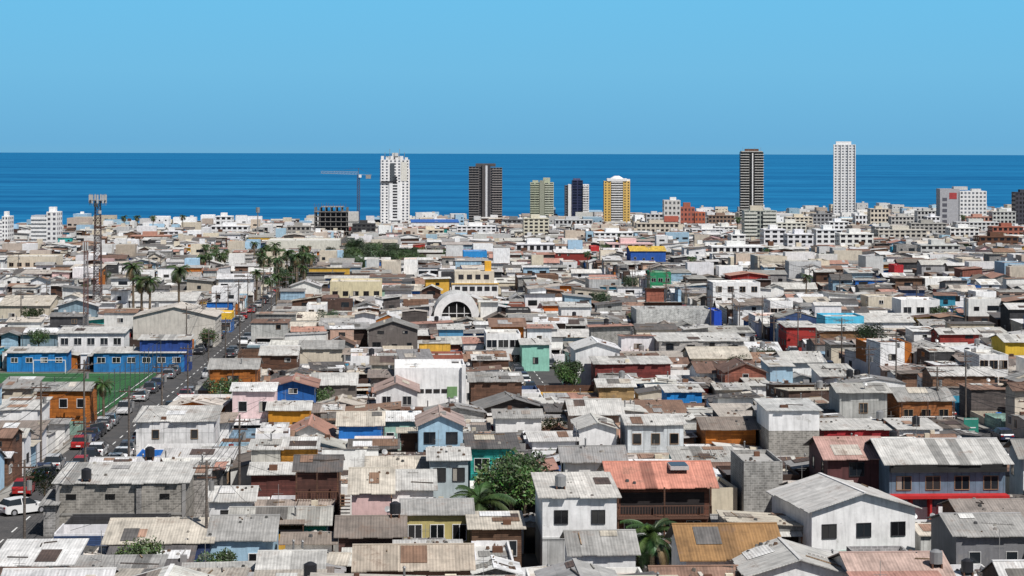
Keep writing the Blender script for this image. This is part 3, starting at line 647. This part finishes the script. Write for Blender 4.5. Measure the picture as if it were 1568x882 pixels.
def crane():
    d=1455;x=PX(549,d);z=gz(d);mb=MB();h=CZ-z-(268-HY)/F*d;s=d/F;c=(.1,.13,.22)
    lattice(mb,0,0,0,h,1.8,1.8,26,.22,[c])
    mb.tube((0,0,h),(0,0,h+4.5),.3,'metal',c)
    jl=-58*s;jr=20*s;jc=(.35,.42,.5)
    for yy in (-.7,.7): mb.tube((jl,yy,h+1.0),(jr,yy,h-.2),.2,'metal',jc)
    mb.tube((jl,0,h+2.4),(0,0,h+2),.18,'metal',jc)
    n=26
    for i in range(n):
        a=jl*i/n;b=jl*(i+.5)/n;e=jl*(i+1)/n
        mb.tube((a,-.7,h+.4),(b,0,h+2.1),.11,'metal',jc); mb.tube((b,0,h+2.1),(e,.7,h+.5),.11,'metal',jc)
    mb.tube((0,0,h+4.5),(jl*.7,0,h+2.2),.1,'metal',c); mb.tube((0,0,h+4.5),(jr,0,h+.2),.1,'metal',c)
    mb.box(jr-4,jr-.5,-1,1,h-2.8,h,'concrete',GY,True); mb.box(.3,2.2,-1.8,-.7,h-2,h,'trim',W,True)
    mb.obj('tower_crane',(x,d,z))
crane()
def mast():
    d=455;x=PX(150,d);z=gz(d);h=CZ-z-(308-HY)/F*d;mb=MB();addrect(x,d,3,3,.5)
    lattice(mb,0,0,-.3,h,1.9,1.1,24,.085,[(.09,.045,.04),(.2,.16,.15),(.09,.045,.04),(.16,.14,.14)])
    mb.cyl(0,0,h-.1,h+.05,1.9,12,'metal',GY)
    for i in range(9):
        a=i*2*math.pi/9;px,py=1.8*math.cos(a),1.8*math.sin(a)
        mb.tube((0,0,h),(px,py,h),.05,'metal',GY); mb.tube((px,py,h-1.2),(px,py,h+1.4),.05,'metal',GY); mb.box(px-.18,px+.18,py-.1,py+.1,h-.7,h+1.2,'trim',(.45,.44,.42),True)
    mb.tube((1.8,0,h+.9),(-1.8,0,h+.9),.04,'metal',GY);mb.cyl(.5,-.5,h-3,h-2.3,.4,10,'metal',LG);mb.cyl(-.3,-.6,h-1.5,h-.6,.5,10,'metal',GY)
    for zz in (h*.45,h*.7): mb.box(-.9,.9,-.9,.9,zz,zz+.08,'metal',(.15,.14,.14),True)
    mb.obj('telecom_mast',(x,d,z))
    mb=MB();d=372;x=PX(132,d);z=gz(d);h=CZ-z-(372-HY)/F*d;lattice(mb,0,0,-.3,h,.9,.6,30,.045,[(.25,.12,.1),(.35,.32,.32),(.25,.12,.1)])
    for i in range(3): mb.box(-.5+i*.4,-.3+i*.4,-.5,-.35,h-1.5,h,'trim',LG,True)
    mb.obj('telecom_mast',(x,d,z))
    mb=MB();d=1350;x=PX(395,d);z=gz(d);h=CZ-z-(322-HY)/F*d; mb.cyl(0,0,-.5,h,.5,8,'metal',GY,.25)
    mb.cyl(0,0,h-2,h+1.5,1.3,8,'metal',GY); mb.obj('antenna_pole',(x,d,z))
    mb=MB();d=222;x=PX(1488,d);z=gz(d);h=CZ-z-(638-HY)/F*d
    for xx in(-.7,.7): mb.cyl(xx,.05,-.3,h,.05,8,'metal',GY)
    mb.box(-.8,.8,-.05,0,h-2.1,h,'trim',(.02,.22,.16),True);mb.box(-.72,.72,-.056,-.051,h-.15,h-.1,'trim',W);mb.box(-.5,.5,-.056,-.051,h-1.1,h-1.0,'trim',W);mb.box(-.4,.4,-.056,-.051,h-1.5,h-1.4,'trim',W)
    mb.obj('street_sign',(x,d,z),ANG)
mast()
# ---------------------------------------------------------------- filler city
def recsplit(u0,u1,v0,v1,mx,out):
    w=u1-u0;h=v1-v0
    if w<=mx and h<=mx and (w<mx*.62 or h<mx*.62 or R.random()<.6): out.append((u0,u1,v0,v1));return
    t=R.uniform(.3,.7)
    if w>h*R.uniform(.65,1.5): m=u0+w*t; recsplit(u0,m,v0,v1,mx,out);recsplit(m,u1,v0,v1,mx,out)
    else: m=v0+h*t; recsplit(u0,u1,v0,m,mx,out);recsplit(u0,u1,m,v1,mx,out)
US=[-483,-433,-383,-333,-283,-233,-183,-133,-83,-32,21.6,66.4]+[116+50*i for i in range(14)]
VS=[110,289,337]+[337+95*i for i in range(1,23)]
def overl(c):
    for h in NEARH:
        if c[0]<h[1] and c[1]>h[0] and c[2]<h[3] and c[3]>h[2]: return h
    return None
def cell(c,det):
    u0,u1,v0,v1=c
    g=R.uniform(.02,.5) if det>1 else R.uniform(.1,1.0)
    u0+=g;u1-=g;v0+=g;v1-=g
    w=u1-u0;dp=v1-v0
    if w<1.6 or dp<1.6: return None
    uc=(u0+u1)/2;vc=(v0+v1)/2;X=uc-SH*vc;Y=v0
    r=R.random()
    if r<.64: h=R.uniform(2.1,3.6)
    elif r<.9: h=R.uniform(4.6,6.3)
    else: h=R.uniform(3.6,4.6)
    if Y>600 and R.random()<.04: h=R.uniform(6.5,9.5)
    if Y>1400 and R.random()<.14: h=R.uniform(6,13)
    if w<3.5 or dp<3: h=min(h,R.uniform(2.1,3))
    pl_=CX+(X-w/2)/Y*F;pr_=CX+(X+w/2)/Y*F
    for s in SIGHT:
        if s[3]>Y and pl_<s[1] and pr_>s[0]:
            hm=28-(s[2]-2-299.5)*(Y+dp*.3)/F if Y<1900 else 99
            if h+.7>hm: h=hm-.8
    if h<1.5: return None
    ro=R.random()
    roof='gx' if ro<.28 else 'gy' if ro<.42 else 'mf' if ro<.66 else 'mb' if ro<.76 else 'ml' if ro<.84 else 'mr' if ro<.9 else 'flat'
    if h>6.3: roof='flat'
    wall=wallpick(Y>700);rc=roofpick();rise=R.uniform(.1,.9) if roof[0]=='m' else R.uniform(.35,1.2)
    if h>6.3: wall=('plaster',jit(R.choice([W,W,W,CR,LG,LG,(.5,.42,.35),LB]),.2))
    if min(w,dp)<4: rise*=.5
    low=None
    if h>4.4 and R.random()<.5: w2=wallpick();low=(w2[0],w2[1],2.5)
    a=ANG+math.radians(R.choice([0,0,R.uniform(-6,6)]) if det>1 else R.uniform(-3,3))
    return (X,vc,w,dp,h,roof,wall,rc,rise,low,a)
def yard(c):
    mb=MB();w=c[1]-c[0]-.2;d=c[3]-c[2]-.2;vc=(c[2]+c[3])/2;X=(c[0]+c[1])/2-SH*vc;hh=R.uniform(.9,1.7);mt,cc=wallpick()
    for a in ((-w/2,w/2,-d/2,-d/2+.12),(-w/2,w/2,d/2-.12,d/2),(-w/2,-w/2+.12,-d/2+.12,d/2-.12),(w/2-.12,w/2,-d/2+.12,d/2-.12)): mb.box(*a,-.5,hh+R.uniform(-.1,.1),mt,cc)
    for i in range(R.randint(8,22)):
        x=R.uniform(-w/2+.3,w/2-.9);y=R.uniform(-d/2+.3,d/2-.9);s=R.uniform(.2,.8)
        mb.box(x,x+s,y,y+s*R.uniform(.4,1),-.2,R.uniform(.2,1.1),R.choice(['wood','concrete','metal','plaster']),jit(R.choice([BR,GY,W,BL,CR,DK,RE]),.3))
    for i in range(7): x=R.uniform(-w/2+.2,w/2-.2);y=R.uniform(-d/2+.2,d/2-1.2);mb.tube((x,y,.3),(min(w/2,x+R.uniform(-.5,1)),y+1,.9),.06,'wood',jit((.25,.17,.1),.4))
    mb.obj('walled_yard',(X,vc,gz(c[2])),ANG)
for ui in range(len(US)-1):
    for vi in range(len(VS)-1):
        a,b=US[ui],US[ui+1];v0,v1=VS[vi],VS[vi+1]
        if vi==0 or vi>=2:
            if US[ui]==-32: b=66.4
            elif US[ui]==21.6: continue
        u0=a+5.2;u1=b-5.2;q0=v0+3.6;q1=v1-3.6
        if v0>700: q0=v0+1;q1=v1-1
        if vi==0 : q1=v1-3
        if (u0-SH*v1)>.25*v1+30 or (u1-SH*v0)<-(.25*v1+30): continue
        mxs=R.uniform(8.5,11) if v0<500 else (R.uniform(10,13.5) if v0<900 else R.uniform(13,17) if v0<1400 else 21)
        cells=[];recsplit(u0,u1,q0,q1,mxs,cells)
        NEARH=[h for h in HERO if h[0]<u1 and h[1]>u0 and h[2]<q1 and h[3]>q0]
        mbb=MB();any_=False
        for c in cells:
            h=overl(c)
            if h:
                opts=[]
                for cc in ((c[0],min(c[1],h[0]),c[2],c[3]),(max(c[0],h[1]),c[1],c[2],c[3]),(c[0],c[1],c[2],min(c[3],h[2])),(c[0],c[1],max(c[2],h[3]),c[3])):
                    if cc[1]-cc[0]>1.8 and cc[3]-cc[2]>1.8 and not overl(cc): opts.append(cc)
                if not opts: continue
                c=max(opts,key=lambda q:(q[1]-q[0])*(q[3]-q[2]))
            X=(c[0]+c[1])/2-SH*(c[2]+c[3])/2;Y=c[2]
            if abs(X)>.25*Y+22: continue
            if Y>coast(X)-14: continue
            if R.random()<(.1 if Y<900 else .05):
                if Y<450: yard(c)
                continue
            det=3 if Y<330 else 2 if Y<470 else 1
            s=cell(c,det)
            if not s:
                if Y<400 and c[1]-c[0]>2.5 and c[3]-c[2]>2.5: yard(c)
                continue
            X,vc,w,dp,h,roof,wall,rc,rise,low,ang=s
            if Y<420:
                mb=MB();zf=house(mb,w,dp,h,roof,wall,rc,det,rise,low,R.uniform(.1,.6),porch=R.random()<.45)
                if w>2.5 and dp>2.5: clutter(mb,w,dp,zf,R.randint(3,10) if Y<330 else R.randint(2,6),roof)
                nm='shed' if w*dp<14 else ('two_storey_' if h>4.4 else '')+NAMES[wall[0]]
                mb.obj(nm,(X,vc,gz(c[2])),ang)
            else:
                mbb.frame(X,vc,gz(c[2]),ang);any_=True
                zf=house(mbb,w,dp,h,roof,wall,rc,1,rise*1.1,low,R.uniform(.2,.6))
                if Y<900 and w>2.5 and dp>2.5: 
                    for _ in range(R.randint(0,4)): patch(mbb,w,dp,zf,roof)
                    if Y<650: clutter(mbb,w,dp,zf,R.randint(0,3),roof)
                elif R.random()<.25 and w>5 and dp>5:
                    x=R.uniform(-w/2+1.5,w/2-1.5);z=zf(x,0)-.2;mbb.box(x-1.2,x+1.2,-1.2,1.2,z,z+R.uniform(.8,2.6),'plaster',jit(R.choice([W,CR,LG,BR]),.2))
        if any_: mbb.obj('distant_houses')
# ---------------------------------------------------------------- ground, streets, sea
def sheet(name,verts,faces,mat):
    me=bpy.data.meshes.new(name);me.from_pydata(verts,[],faces);me.materials.append(mat);me.update();o=bpy.data.objects.new(name,me);scene.collection.objects.link(o);return o
def surf(name,c1,c2,sc,rough=.95):
    m,nt,b=base(name);pos=nn(nt,'ShaderNodeNewGeometry').outputs['Position']
    f=maprange(nt,noise(nt,pos,sc,8,.7),.35,.65,0,1);x=mixc(nt,f,c1,c2);f2=maprange(nt,noise(nt,pos,sc*9,4),.3,.7,.8,1.15)
    nt.links.new(scalecol(nt,x,f2),b.inputs['Base Color']);b.inputs['Roughness'].default_value=rough;bump(nt,b,noise(nt,pos,5,4),.03,.5);return m
m_ground=surf('dirt',(.1,.085,.07),(.2,.17,.145),.2);m_asph=surf('asphalt',(.05,.05,.052),(.085,.08,.078),.3);m_pave=surf('pavement',(.24,.23,.21),(.34,.32,.29),.4)
m_grass=surf('artificial_turf',(.012,.08,.02),(.025,.12,.03),.3);m_court=surf('court_dark',(.01,.05,.03),(.015,.07,.04),.3);m_paint=surf('road_paint',(.6,.6,.58),(.75,.75,.73),1)
xs=[-4000,-1500,-900,-700,-500,-374,-269,-160,-53,20,100,300,573,800,1200,2000,5000]
V=[];Fc=[]
for x in xs:
    c=coast(x);y1=min(c,1975)
    for (y,z) in ((-1500,42+SL*1500),(0,42),(1200,42-SL*1200),(y1,max(42-SL*y1,1.5)),(c+.5,max(42-SL*c,1.5)),(c+25,-1.5),(6000,-40),(9000,-60)): V.append((x,y,z))
for i in range(len(xs)-1):
    for j in range(7): a=i*8+j;Fc.append((a,a+8,a+9,a+1))
sheet('ground',V,Fc,m_ground)
def strip(vl,fl,u0,u1,v0,v1,dz):
    n=len(vl)
    for (u,v) in ((u0,v0),(u1,v0),(u1,v1),(u0,v1)): vl.append((u-SH*v,v,42-SL*v+dz))
    fl.append((n,n+1,n+2,n+3))
rv=[];rf=[];pv=[];pf=[];mv=[];mf=[]
def pavebox(u0,u1,v0,v1):
    n=len(pv)
    for dz in (-.05,.14):
        for (u,v) in ((u0,v0),(u1,v0),(u1,v1),(u0,v1)): pv.append((u-SH*v,v,42-SL*v+dz))
    pf.extend([(n+4,n+5,n+6,n+7),(n,n+1,n+5,n+4),(n+1,n+2,n+6,n+5),(n+2,n+3,n+7,n+6),(n+3,n,n+4,n+7)])
for u in US:
    vs=110 if u!=21.6 else 289
    ve=1340 if u<-200 else 1930
    if u==21.6: ve=337
    strip(rv,rf,u-4,u+4,vs,ve,.008)
    if u in(-32,21.6,66.4):
        v=vs
        while v<min(700,ve): strip(mv,mf,u-.07,u+.07,v,v+2.5,.02);v+=6
    for k in range(len(VS)-1):
        s0=max(vs,VS[k]+4);s1=min(VS[k+1]-4,ve)
        if s1<=s0 or s0>900: continue
        if VS[k]<vs-1: continue
        if u==-32 and k==0: pavebox(u-5.1,u-4,s0,162);pavebox(u-5.1,u-4,174,s1)
        else: pavebox(u-5.1,u-4,s0,s1)
        pavebox(u+4,u+5.1,s0,s1)
for v in VS[1:]:
    if v>700: break
    strip(rv,rf,-480,620,v-3,v+3,.012)
strip(rv,rf,-79,-36,163,173,.012)
pavebox(-79,-37.5,161.5,162.8);pavebox(-79,-37.5,173.2,174.5)
sheet('street',rv,rf,m_asph);sheet('pavement',pv,pf,m_pave);sheet('road_markings',mv,mf,m_paint)
fv=[];ff=[];strip(fv,ff,-72,-37.6,260,322,.03);sheet('football_pitch',fv,ff,m_grass)
fv=[];ff=[];strip(fv,ff,-125,-41,342,372,.03);sheet('sports_court',fv,ff,m_court)
fv=[];ff=[]
for a in ((-71,-38.4,262,262.15),(-71,-38.4,320.8,321),(-71,-70.85,262.15,320.8),(-38.55,-38.4,262.15,320.8),(-70.85,-38.55,291.9,292.05),(-60,-49,270,270.15),(-60,-49,313,313.15)): strip(fv,ff,*a,.045)
sheet('pitch_markings',fv,ff,m_paint)
# sea
m,nt,b=base('sea');pos=nn(nt,'ShaderNodeNewGeometry').outputs['Position']
n1=noise(nt,mapping(nt,pos,(.0012,.006,1)),1,6,.65);n2=noise(nt,mapping(nt,pos,(.012,.03,1)),1,4,.7);n3=noise(nt,mapping(nt,pos,(.00012,.0009,1)),1,5,.6)
s=math_(nt,'ADD',math_(nt,'ADD',math_(nt,'MULTIPLY',n1,.45),math_(nt,'MULTIPLY',n2,.35)),math_(nt,'MULTIPLY',n3,.35))
f=maprange(nt,s,.45,.75,0,1);c=mixc(nt,f,(.002,.075,.21),(.02,.22,.44))
df=nn(nt,'ShaderNodeBsdfDiffuse');nt.links.new(c,df.inputs[0]);gl=nn(nt,'ShaderNodeBsdfGlossy');gl.inputs['Roughness'].default_value=.35;gl.inputs[0].default_value=(.8,.9,1,1)
mx=nn(nt,'ShaderNodeMixShader');mx.inputs[0].default_value=.04;nt.links.new(df.outputs[0],mx.inputs[1]);nt.links.new(gl.outputs[0],mx.inputs[2]);nt.links.new(mx.outputs[0],nt.nodes['Material Output'].inputs[0])
sheet('sea',[(-6000,1000,0),(8000,1000,0),(40000,20000,0),(250000,400000,0),(-250000,400000,0),(-40000,20000,0)],[(0,1,2,5),(5,2,3,4)],m)
# ---------------------------------------------------------------- fences round pitch
def netfence(p,q,h,step,name,col=(.1,.11,.11)):
    mb=MB();L=math.dist(p,q);n=int(L/step)
    zf=lambda t:gz(p[1]+(q[1]-p[1])*t)
    for i in range(n+1):
        t=i/n;x=p[0]+(q[0]-p[0])*t;y=p[1]+(q[1]-p[1])*t;mb.tube((x,y,zf(t)-.2),(x,y,zf(t)+h),.06,'metal',col)
    k=0
    while k*1.0<=h:
        mb.tube((p[0],p[1],zf(0)+k),(q[0],q[1],zf(1)+k),.018,'metal',col);k+=1
    mb.obj(name)
def uv(u,v): return (u-SH*v,v)
netfence(uv(-37.4,260),uv(-37.4,323),5,5,'pitch_net_fence');netfence(uv(-72,259.6),uv(-37.8,259.6),5,5,'pitch_net_fence');netfence(uv(-72.4,260),uv(-72.4,322),5,5,'pitch_net_fence');netfence(uv(-100,341),uv(-41,341),5,5,'pitch_net_fence')
for yy in (262.3,320.5):
    mb=MB()
    for dx in(-2.5,2.5): mb.tube((dx,0,0),(dx,0,2.1),.07,'trim',W);mb.tube((dx,0,2.1),(dx,1.2,0),.04,'trim',W)
    mb.tube((-2.5,0,2.1),(2.5,0,2.1),.07,'trim',W)
    p=uv(-54.5,yy);mb.obj('football_goal',(p[0],p[1],gz(yy)+.03))
# ---------------------------------------------------------------- cars
def carmesh(col,suv=0):
    mb=MB();t=.12*suv
    S=[(-2.1,.76,.36,.80,.82,.70),(-1.98,.85,.26,.92,.98,.75),(-1.55,.87,.22,.95,1.40+t,.63),(-.55,.87,.22,.95,1.48+t,.64),(-.47,.87,.22,.95,1.48+t,.64),(.25,.87,.22,.94,1.46+t,.64),(.98,.87,.22,.92,1.0,.75),(1.75,.85,.22,.80,.87,.72),(2.02,.78,.28,.66,.7,.66),(2.1,.7,.34,.58,.6,.6)]
    ring=lambda s:[(s[0],-s[1],s[2]),(s[0],-s[1],s[3]),(s[0],-s[5],s[4]),(s[0],s[5],s[4]),(s[0],s[1],s[3]),(s[0],s[1],s[2])]
    G=(.02,.025,.03)
    for i in range(len(S)-1):
        a=ring(S[i]);b=ring(S[i+1])
        for k in range(5):
            g=False
            if k in(1,3) and i in(1,2,4,5): g=True
            if k==2 and i in(1,5): g=True
            mb.face([a[k],b[k],b[k+1],a[k+1]],'glass' if g else 'carpaint',G if g else col)
    mb.face(ring(S[0])[::-1],'carpaint',col);mb.face(ring(S[-1]),'carpaint',col)
    for x in(-1.3,1.32):
        for y in(-1,1):
            mb.tube((x,y*.66,.32),(x,y*.9,.32),.33,'rubber',(.02,.02,.02),14)
            n=14;mb.face([(x+.33*math.cos(6.283*i/n),y*.9,.32+.33*math.sin(6.283*i/n)) for i in range(n)],'rubber',(.02,.02,.02))
            mb.face([(x+.19*math.cos(6.283*i/n),y*.905,.32+.19*math.sin(6.283*i/n)) for i in range(n)],'metal',(.4,.4,.42))
    for y in(-1,1):
        mb.box(-2.13,-2.0,y*.6-.14,y*.6+.14,.7,.86,'carpaint',(.4,.02,.02));mb.box(1.98,2.09,y*.55-.16,y*.55+.16,.56,.68,'trim',W);mb.box(.75,.9,y*.95-.07,y*.95+.07,.95,1.08,'carpaint',col)
    mb.box(-2.12,-2.05,-.25,.25,.45,.58,'trim',W)
    return mb.mesh('parked_car')
CM=[carmesh(c,s) for c,s in (((.75,.75,.75),0),((.02,.02,.025),1),((.35,.02,.02),0),((.25,.26,.28),0),((.5,.5,.5),1),((.03,.04,.09),0),((.07,.07,.08),1))]
def putcar(u,v,k=None,a=90):
    x,y=uv(u,v);return inst('parked_car',CM[R.randrange(7) if k is None else k],(x,y,gz(y)+.012),ANG+math.radians(a+R.uniform(-3,3)))
putcar(-32.9,180,0,40)
v=192
while v<900:
    for off in (-3,3,):
        if R.random()<(.7 if v<245 else .35): putcar(-32+off,v+R.uniform(-.6,.6),None,R.choice([90,-90]))
    v+=5.8
for i,(v,k) in enumerate(((209,2),(214.5,1),(220,0),(203,6))): putcar(-32.2,v,k)
for u in (21.6,66.4,116,-83):
    v=292 if u==21.6 else 200
    while v<(337 if u==21.6 else 700):
        for off in(-3,3):
            if R.random()<.4: putcar(u+off,v)
        v+=6
# ---------------------------------------------------------------- poles and cables
def polemesh():
    mb=MB();mb.cyl(0,0,-.3,8.6,.13,8,'wood',(.16,.13,.11),.085)
    mb.box(-1,1,-.06,.06,8.0,8.1,'wood',BR,True);mb.box(-.7,.7,-.06,.06,7.3,7.4,'wood',BR,True)
    for x in(-.9,-.45,.45,.9): mb.cyl(x,0,8.1,8.26,.05,6,'trim',GY)
    mb.cyl(.35,0,6.4,7.1,.2,8,'metal',GY);mb.tube((0,0,7.8),(1.5,-.1,8.2),.03,'metal',GY);mb.box(1.4,1.9,-.12,.12,8.15,8.25,'metal',GY,True)
    return mb.mesh('utility_pole')
PM=polemesh()
def line(u,v0,v1,st,name='overhead_cables',skip=None):
    mb=MB();prev=None;v=v0
    while v<v1:
        if skip and skip[0]<v<skip[1]: prev=None;v+=st;continue
        x,y=uv(u,v);z=gz(y);inst('utility_pole',PM,(x,y,z),ANG+R.uniform(-.1,.1))
        if prev:
            for dx,dz in((-.9,8.26),(-.45,8.26),(.45,8.26),(.9,8.26),(-.5,7.4),(.3,6.7)):
                p=Vector((prev[0]+dx,prev[1],prev[2]+dz));q=Vector((x+dx,y,z+dz));pp=p;n=5;sag=.5+R.uniform(0,.3)
                for i in range(1,n+1):
                    t=i/n;r=p.lerp(q,t);r.z-=sag*4*t*(1-t);mb.tube(pp,r,.02 if dz>7 else .03,'rubber',(.02,.02,.02),3);pp=r
        prev=(x,y,z);v+=st
    mb.obj(name)
line(-27.3,150,700,29);line(-36.9,154,700,29,skip=(255,330));line(61.4,200,640,34);line(71,185,640,36);line(-14,150,182,31);line(-78,300,700,31);line(-126,400,700,35);line(116,420,700,40)
def service_drops():
    mb=MB()
    for i in range(110):
        v=R.uniform(150,420);u=R.choice([-27.3,-27.3,-14,61.4,71]);x,y=uv(u,v);x2=x+R.uniform(-12,12);y2=y+R.uniform(-8,8);p=Vector((x,y,gz(y)+6.5));q=Vector((x2,y2,gz(y2)+R.uniform(3,4.2)));pp=p
        for k in range(1,5):
            t=k/4;r=p.lerp(q,t);r.z-=1.2*t*(1-t);mb.tube(pp,r,.016,'rubber',(.02,.02,.02),3);pp=r
    mb.obj('overhead_cables')
service_drops()
# ---------------------------------------------------------------- vegetation
def palmmesh(h,rad,nf,seed,green=(.04,.07,.018)):
    q=random.Random(seed);mb=MB();n=7;prev=(0,0,-.3)
    for i in range(n):
        t=(i+1)/n;cur=(.25*math.sin(t*2)*h*.06,0,h*t);mb.tube(prev,cur,.26-.09*i/n,'wood',(.2,.15,.1),8,.26-.09*(i+1)/n);prev=cur
    cx,cy,cz=prev
    for k in range(nf):
        az=q.uniform(0,6.283);el=math.radians(q.uniform(-35,80));L=rad*q.uniform(.85,1.1);seg=9;p=Vector((cx,cy,cz));dead=el<-.35
        col=(.2,.14,.07) if dead else tuple(c*q.uniform(.6,1.3) for c in green)
        for s in range(seg):
            d=Vector((math.cos(az)*math.cos(el),math.sin(az)*math.cos(el),math.sin(el)));nx=p+d*(L/seg);sd=Vector((-math.sin(az),math.cos(az),0));mb.tube(p,nx,.03,'leaf',col,3)
            ll=L*.2*math.sin(math.pi*(s+1.2)/(seg+1.6))+.05
            for sg in(-1,1):
                for u in(0,.33,.66):
                    b=p.lerp(nx,u);tip=b+sd*sg*ll+d*ll*.5+Vector((0,0,-ll*.45));mb.face([tuple(b),tuple(b+d*.09*L/2.5),tuple(tip)],'leaf',col)
            p=nx;el-=math.radians(q.uniform(9,15))
    return mb.mesh('palm_tree')
def treemesh(seed,h=5.5,r=2.8,col=(.045,.09,.02)):
    q=random.Random(seed);mb=MB();mb.tube((0,0,-.3),(.1,0,h*.4),.22,'wood',(.12,.09,.06),8,.15);B=[]
    for i in range(15):
        a=q.uniform(0,6.283);rr=r*math.sqrt(q.random())*.72;z=h*q.uniform(.42,.86);c=Vector((math.cos(a)*rr,math.sin(a)*rr,z));B.append((c,r*q.uniform(.28,.45)));mb.tube((.1,0,h*.4),tuple(c),.08,'wood',(.12,.09,.06),5,.03)
    for c,br in B:
        k=q.uniform(.5,1.4)
        for j in range(190):
            d=Vector((q.gauss(0,1),q.gauss(0,1),q.gauss(0,.8))).normalized();p=c+d*br*q.uniform(.6,1.08);s=q.uniform(.09,.2);a=Vector((q.gauss(0,1),q.gauss(0,1),q.gauss(0,1))).normalized();b=a.orthogonal().normalized();cc=tuple(x*k*q.uniform(.7,1.3) for x in col)
            mb.face([tuple(p-a*s),tuple(p+b*s*.5),tuple(p+a*s),tuple(p-b*s*.5)],'leaf',cc)
    return mb.mesh('leafy_tree')
PA=[palmmesh(9,2.6,38,1),palmmesh(7.5,2.4,34,2),palmmesh(10.5,2.5,36,3)];PB=palmmesh(2.8,2.7,42,5,(.045,.09,.02));TR=[treemesh(1),treemesh(2,5,2.5,(.05,.08,.02)),treemesh(3,6,3,(.03,.06,.02))]
def veg(me,px,d,sc=1,name='leafy_tree'): inst(name,me,(PX(px,d),d,gz(d)),R.uniform(0,6),sc)
veg(TR[0],783,170,1.25);veg(TR[2],806,174,1.0);veg(TR[1],757,175,1.0);veg(PB,735,164,1.2,'palm_tree');veg(PB,1000,149,1.12,'palm_tree')
veg(TR[1],212,145,.78);veg(TR[0],330,143,.6,'shrub');veg(TR[1],715,160,.6);veg(TR[0],850,225,.7);veg(TR[0],845,205,.5);veg(TR[2],70,185,.6);veg(PA[1],160,245,.7,'palm_tree');veg(TR[2],868,296,.7);veg(TR[1],1262,150,.4,'shrub')
for px,d,k in((205,470,0),(230,440,1),(275,450,0),(218,440,1)): veg(PA[k],px,d,1.25,'palm_tree')
for i in range(30): veg(PA[i%3],R.uniform(385,480),R.uniform(520,800),R.uniform(.8,1.1),'palm_tree')
for i in range(14): veg(PA[i%3],R.uniform(300,350),R.uniform(650,800),.85,'palm_tree')
for i in range(46): veg(TR[i%3],R.gauss(556,20),R.uniform(700,900),R.uniform(1.0,1.6))
for i in range(16): veg(TR[i%3],R.uniform(600,690),R.uniform(780,860),R.uniform(.9,1.3))
for i in range(20): veg(TR[i%3],R.uniform(400,480),R.uniform(580,700),R.uniform(.7,1.0))
for px,d in((190,1300),(235,1300),(210,1310),(1475,1500),(280,1350),(1130,1300),(900,700),(1060,640),(1235,500)): veg(PA[2],px,d,1.3 if d>900 else .8,'palm_tree')
for i in range(110):
    d=R.uniform(250,1400);veg(TR[i%3],R.uniform(0,1568),d,R.uniform(.5,1.0))
# ---------------------------------------------------------------- sky, sun, camera
S=Vector((.64,-.77,0)).normalized();EL=math.radians(54)
sun=bpy.data.lights.new('sun','SUN');sun.energy=5;sun.angle=math.radians(.5);sun.color=(1,.97,.93)
so=bpy.data.objects.new('sun',sun);scene.collection.objects.link(so)
ts=Vector((S.x*math.cos(EL),S.y*math.cos(EL),math.sin(EL)));so.rotation_euler=(-ts).to_track_quat('-Z','Y').to_euler();so.location=(0,0,300)
w=bpy.data.worlds.new('World');scene.world=w;w.use_nodes=True;nt=w.node_tree;bg=nt.nodes['Background']
sk=nn(nt,'ShaderNodeTexSky',sky_type='NISHITA');sk.sun_disc=False;sk.sun_elevation=EL;sk.sun_rotation=math.atan2(S.x,S.y)
nt.links.new(sk.outputs[0],bg.inputs[0]);bg.inputs[1].default_value=.05
tc=nn(nt,'ShaderNodeTexCoord');sp=nn(nt,'ShaderNodeSeparateXYZ');nt.links.new(tc.outputs['Generated'],sp.inputs[0])
rp=nn(nt,'ShaderNodeValToRGB');nt.links.new(maprange(nt,sp.outputs[2],0,.08,0,1),rp.inputs[0]);e=rp.color_ramp.elements
e[0].position=0;e[0].color=(.16,.43,.67,1);e[1].position=1;e[1].color=(.16,.53,.83,1)
x=e.new(.06);x.color=(.15,.43,.69,1);x=e.new(.5);x.color=(.17,.50,.77,1)
b2=nn(nt,'ShaderNodeBackground');nt.links.new(rp.outputs[0],b2.inputs[0]);b2.inputs[1].default_value=1
mx=nn(nt,'ShaderNodeMixShader');nt.links.new(maprange(nt,sp.outputs[2],.085,.12,0,1),mx.inputs[0]);nt.links.new(b2.outputs[0],mx.inputs[1]);nt.links.new(bg.outputs[0],mx.inputs[2]);nt.links.new(mx.outputs[0],nt.nodes['World Output'].inputs[0])
cam=bpy.data.cameras.new('camera');co=bpy.data.objects.new('camera',cam);scene.collection.objects.link(co);scene.camera=co
co.location=(0,0,CZ);co.rotation_euler=(math.radians(90),math.radians(-.146),0);cam.sensor_width=36;cam.lens=36*F/1568;cam.shift_y=-(441-HY)/1568;cam.clip_start=1;cam.clip_end=600000
scene.view_settings.view_transform='Standard';scene.view_settings.look='None';scene.view_settings.exposure=0
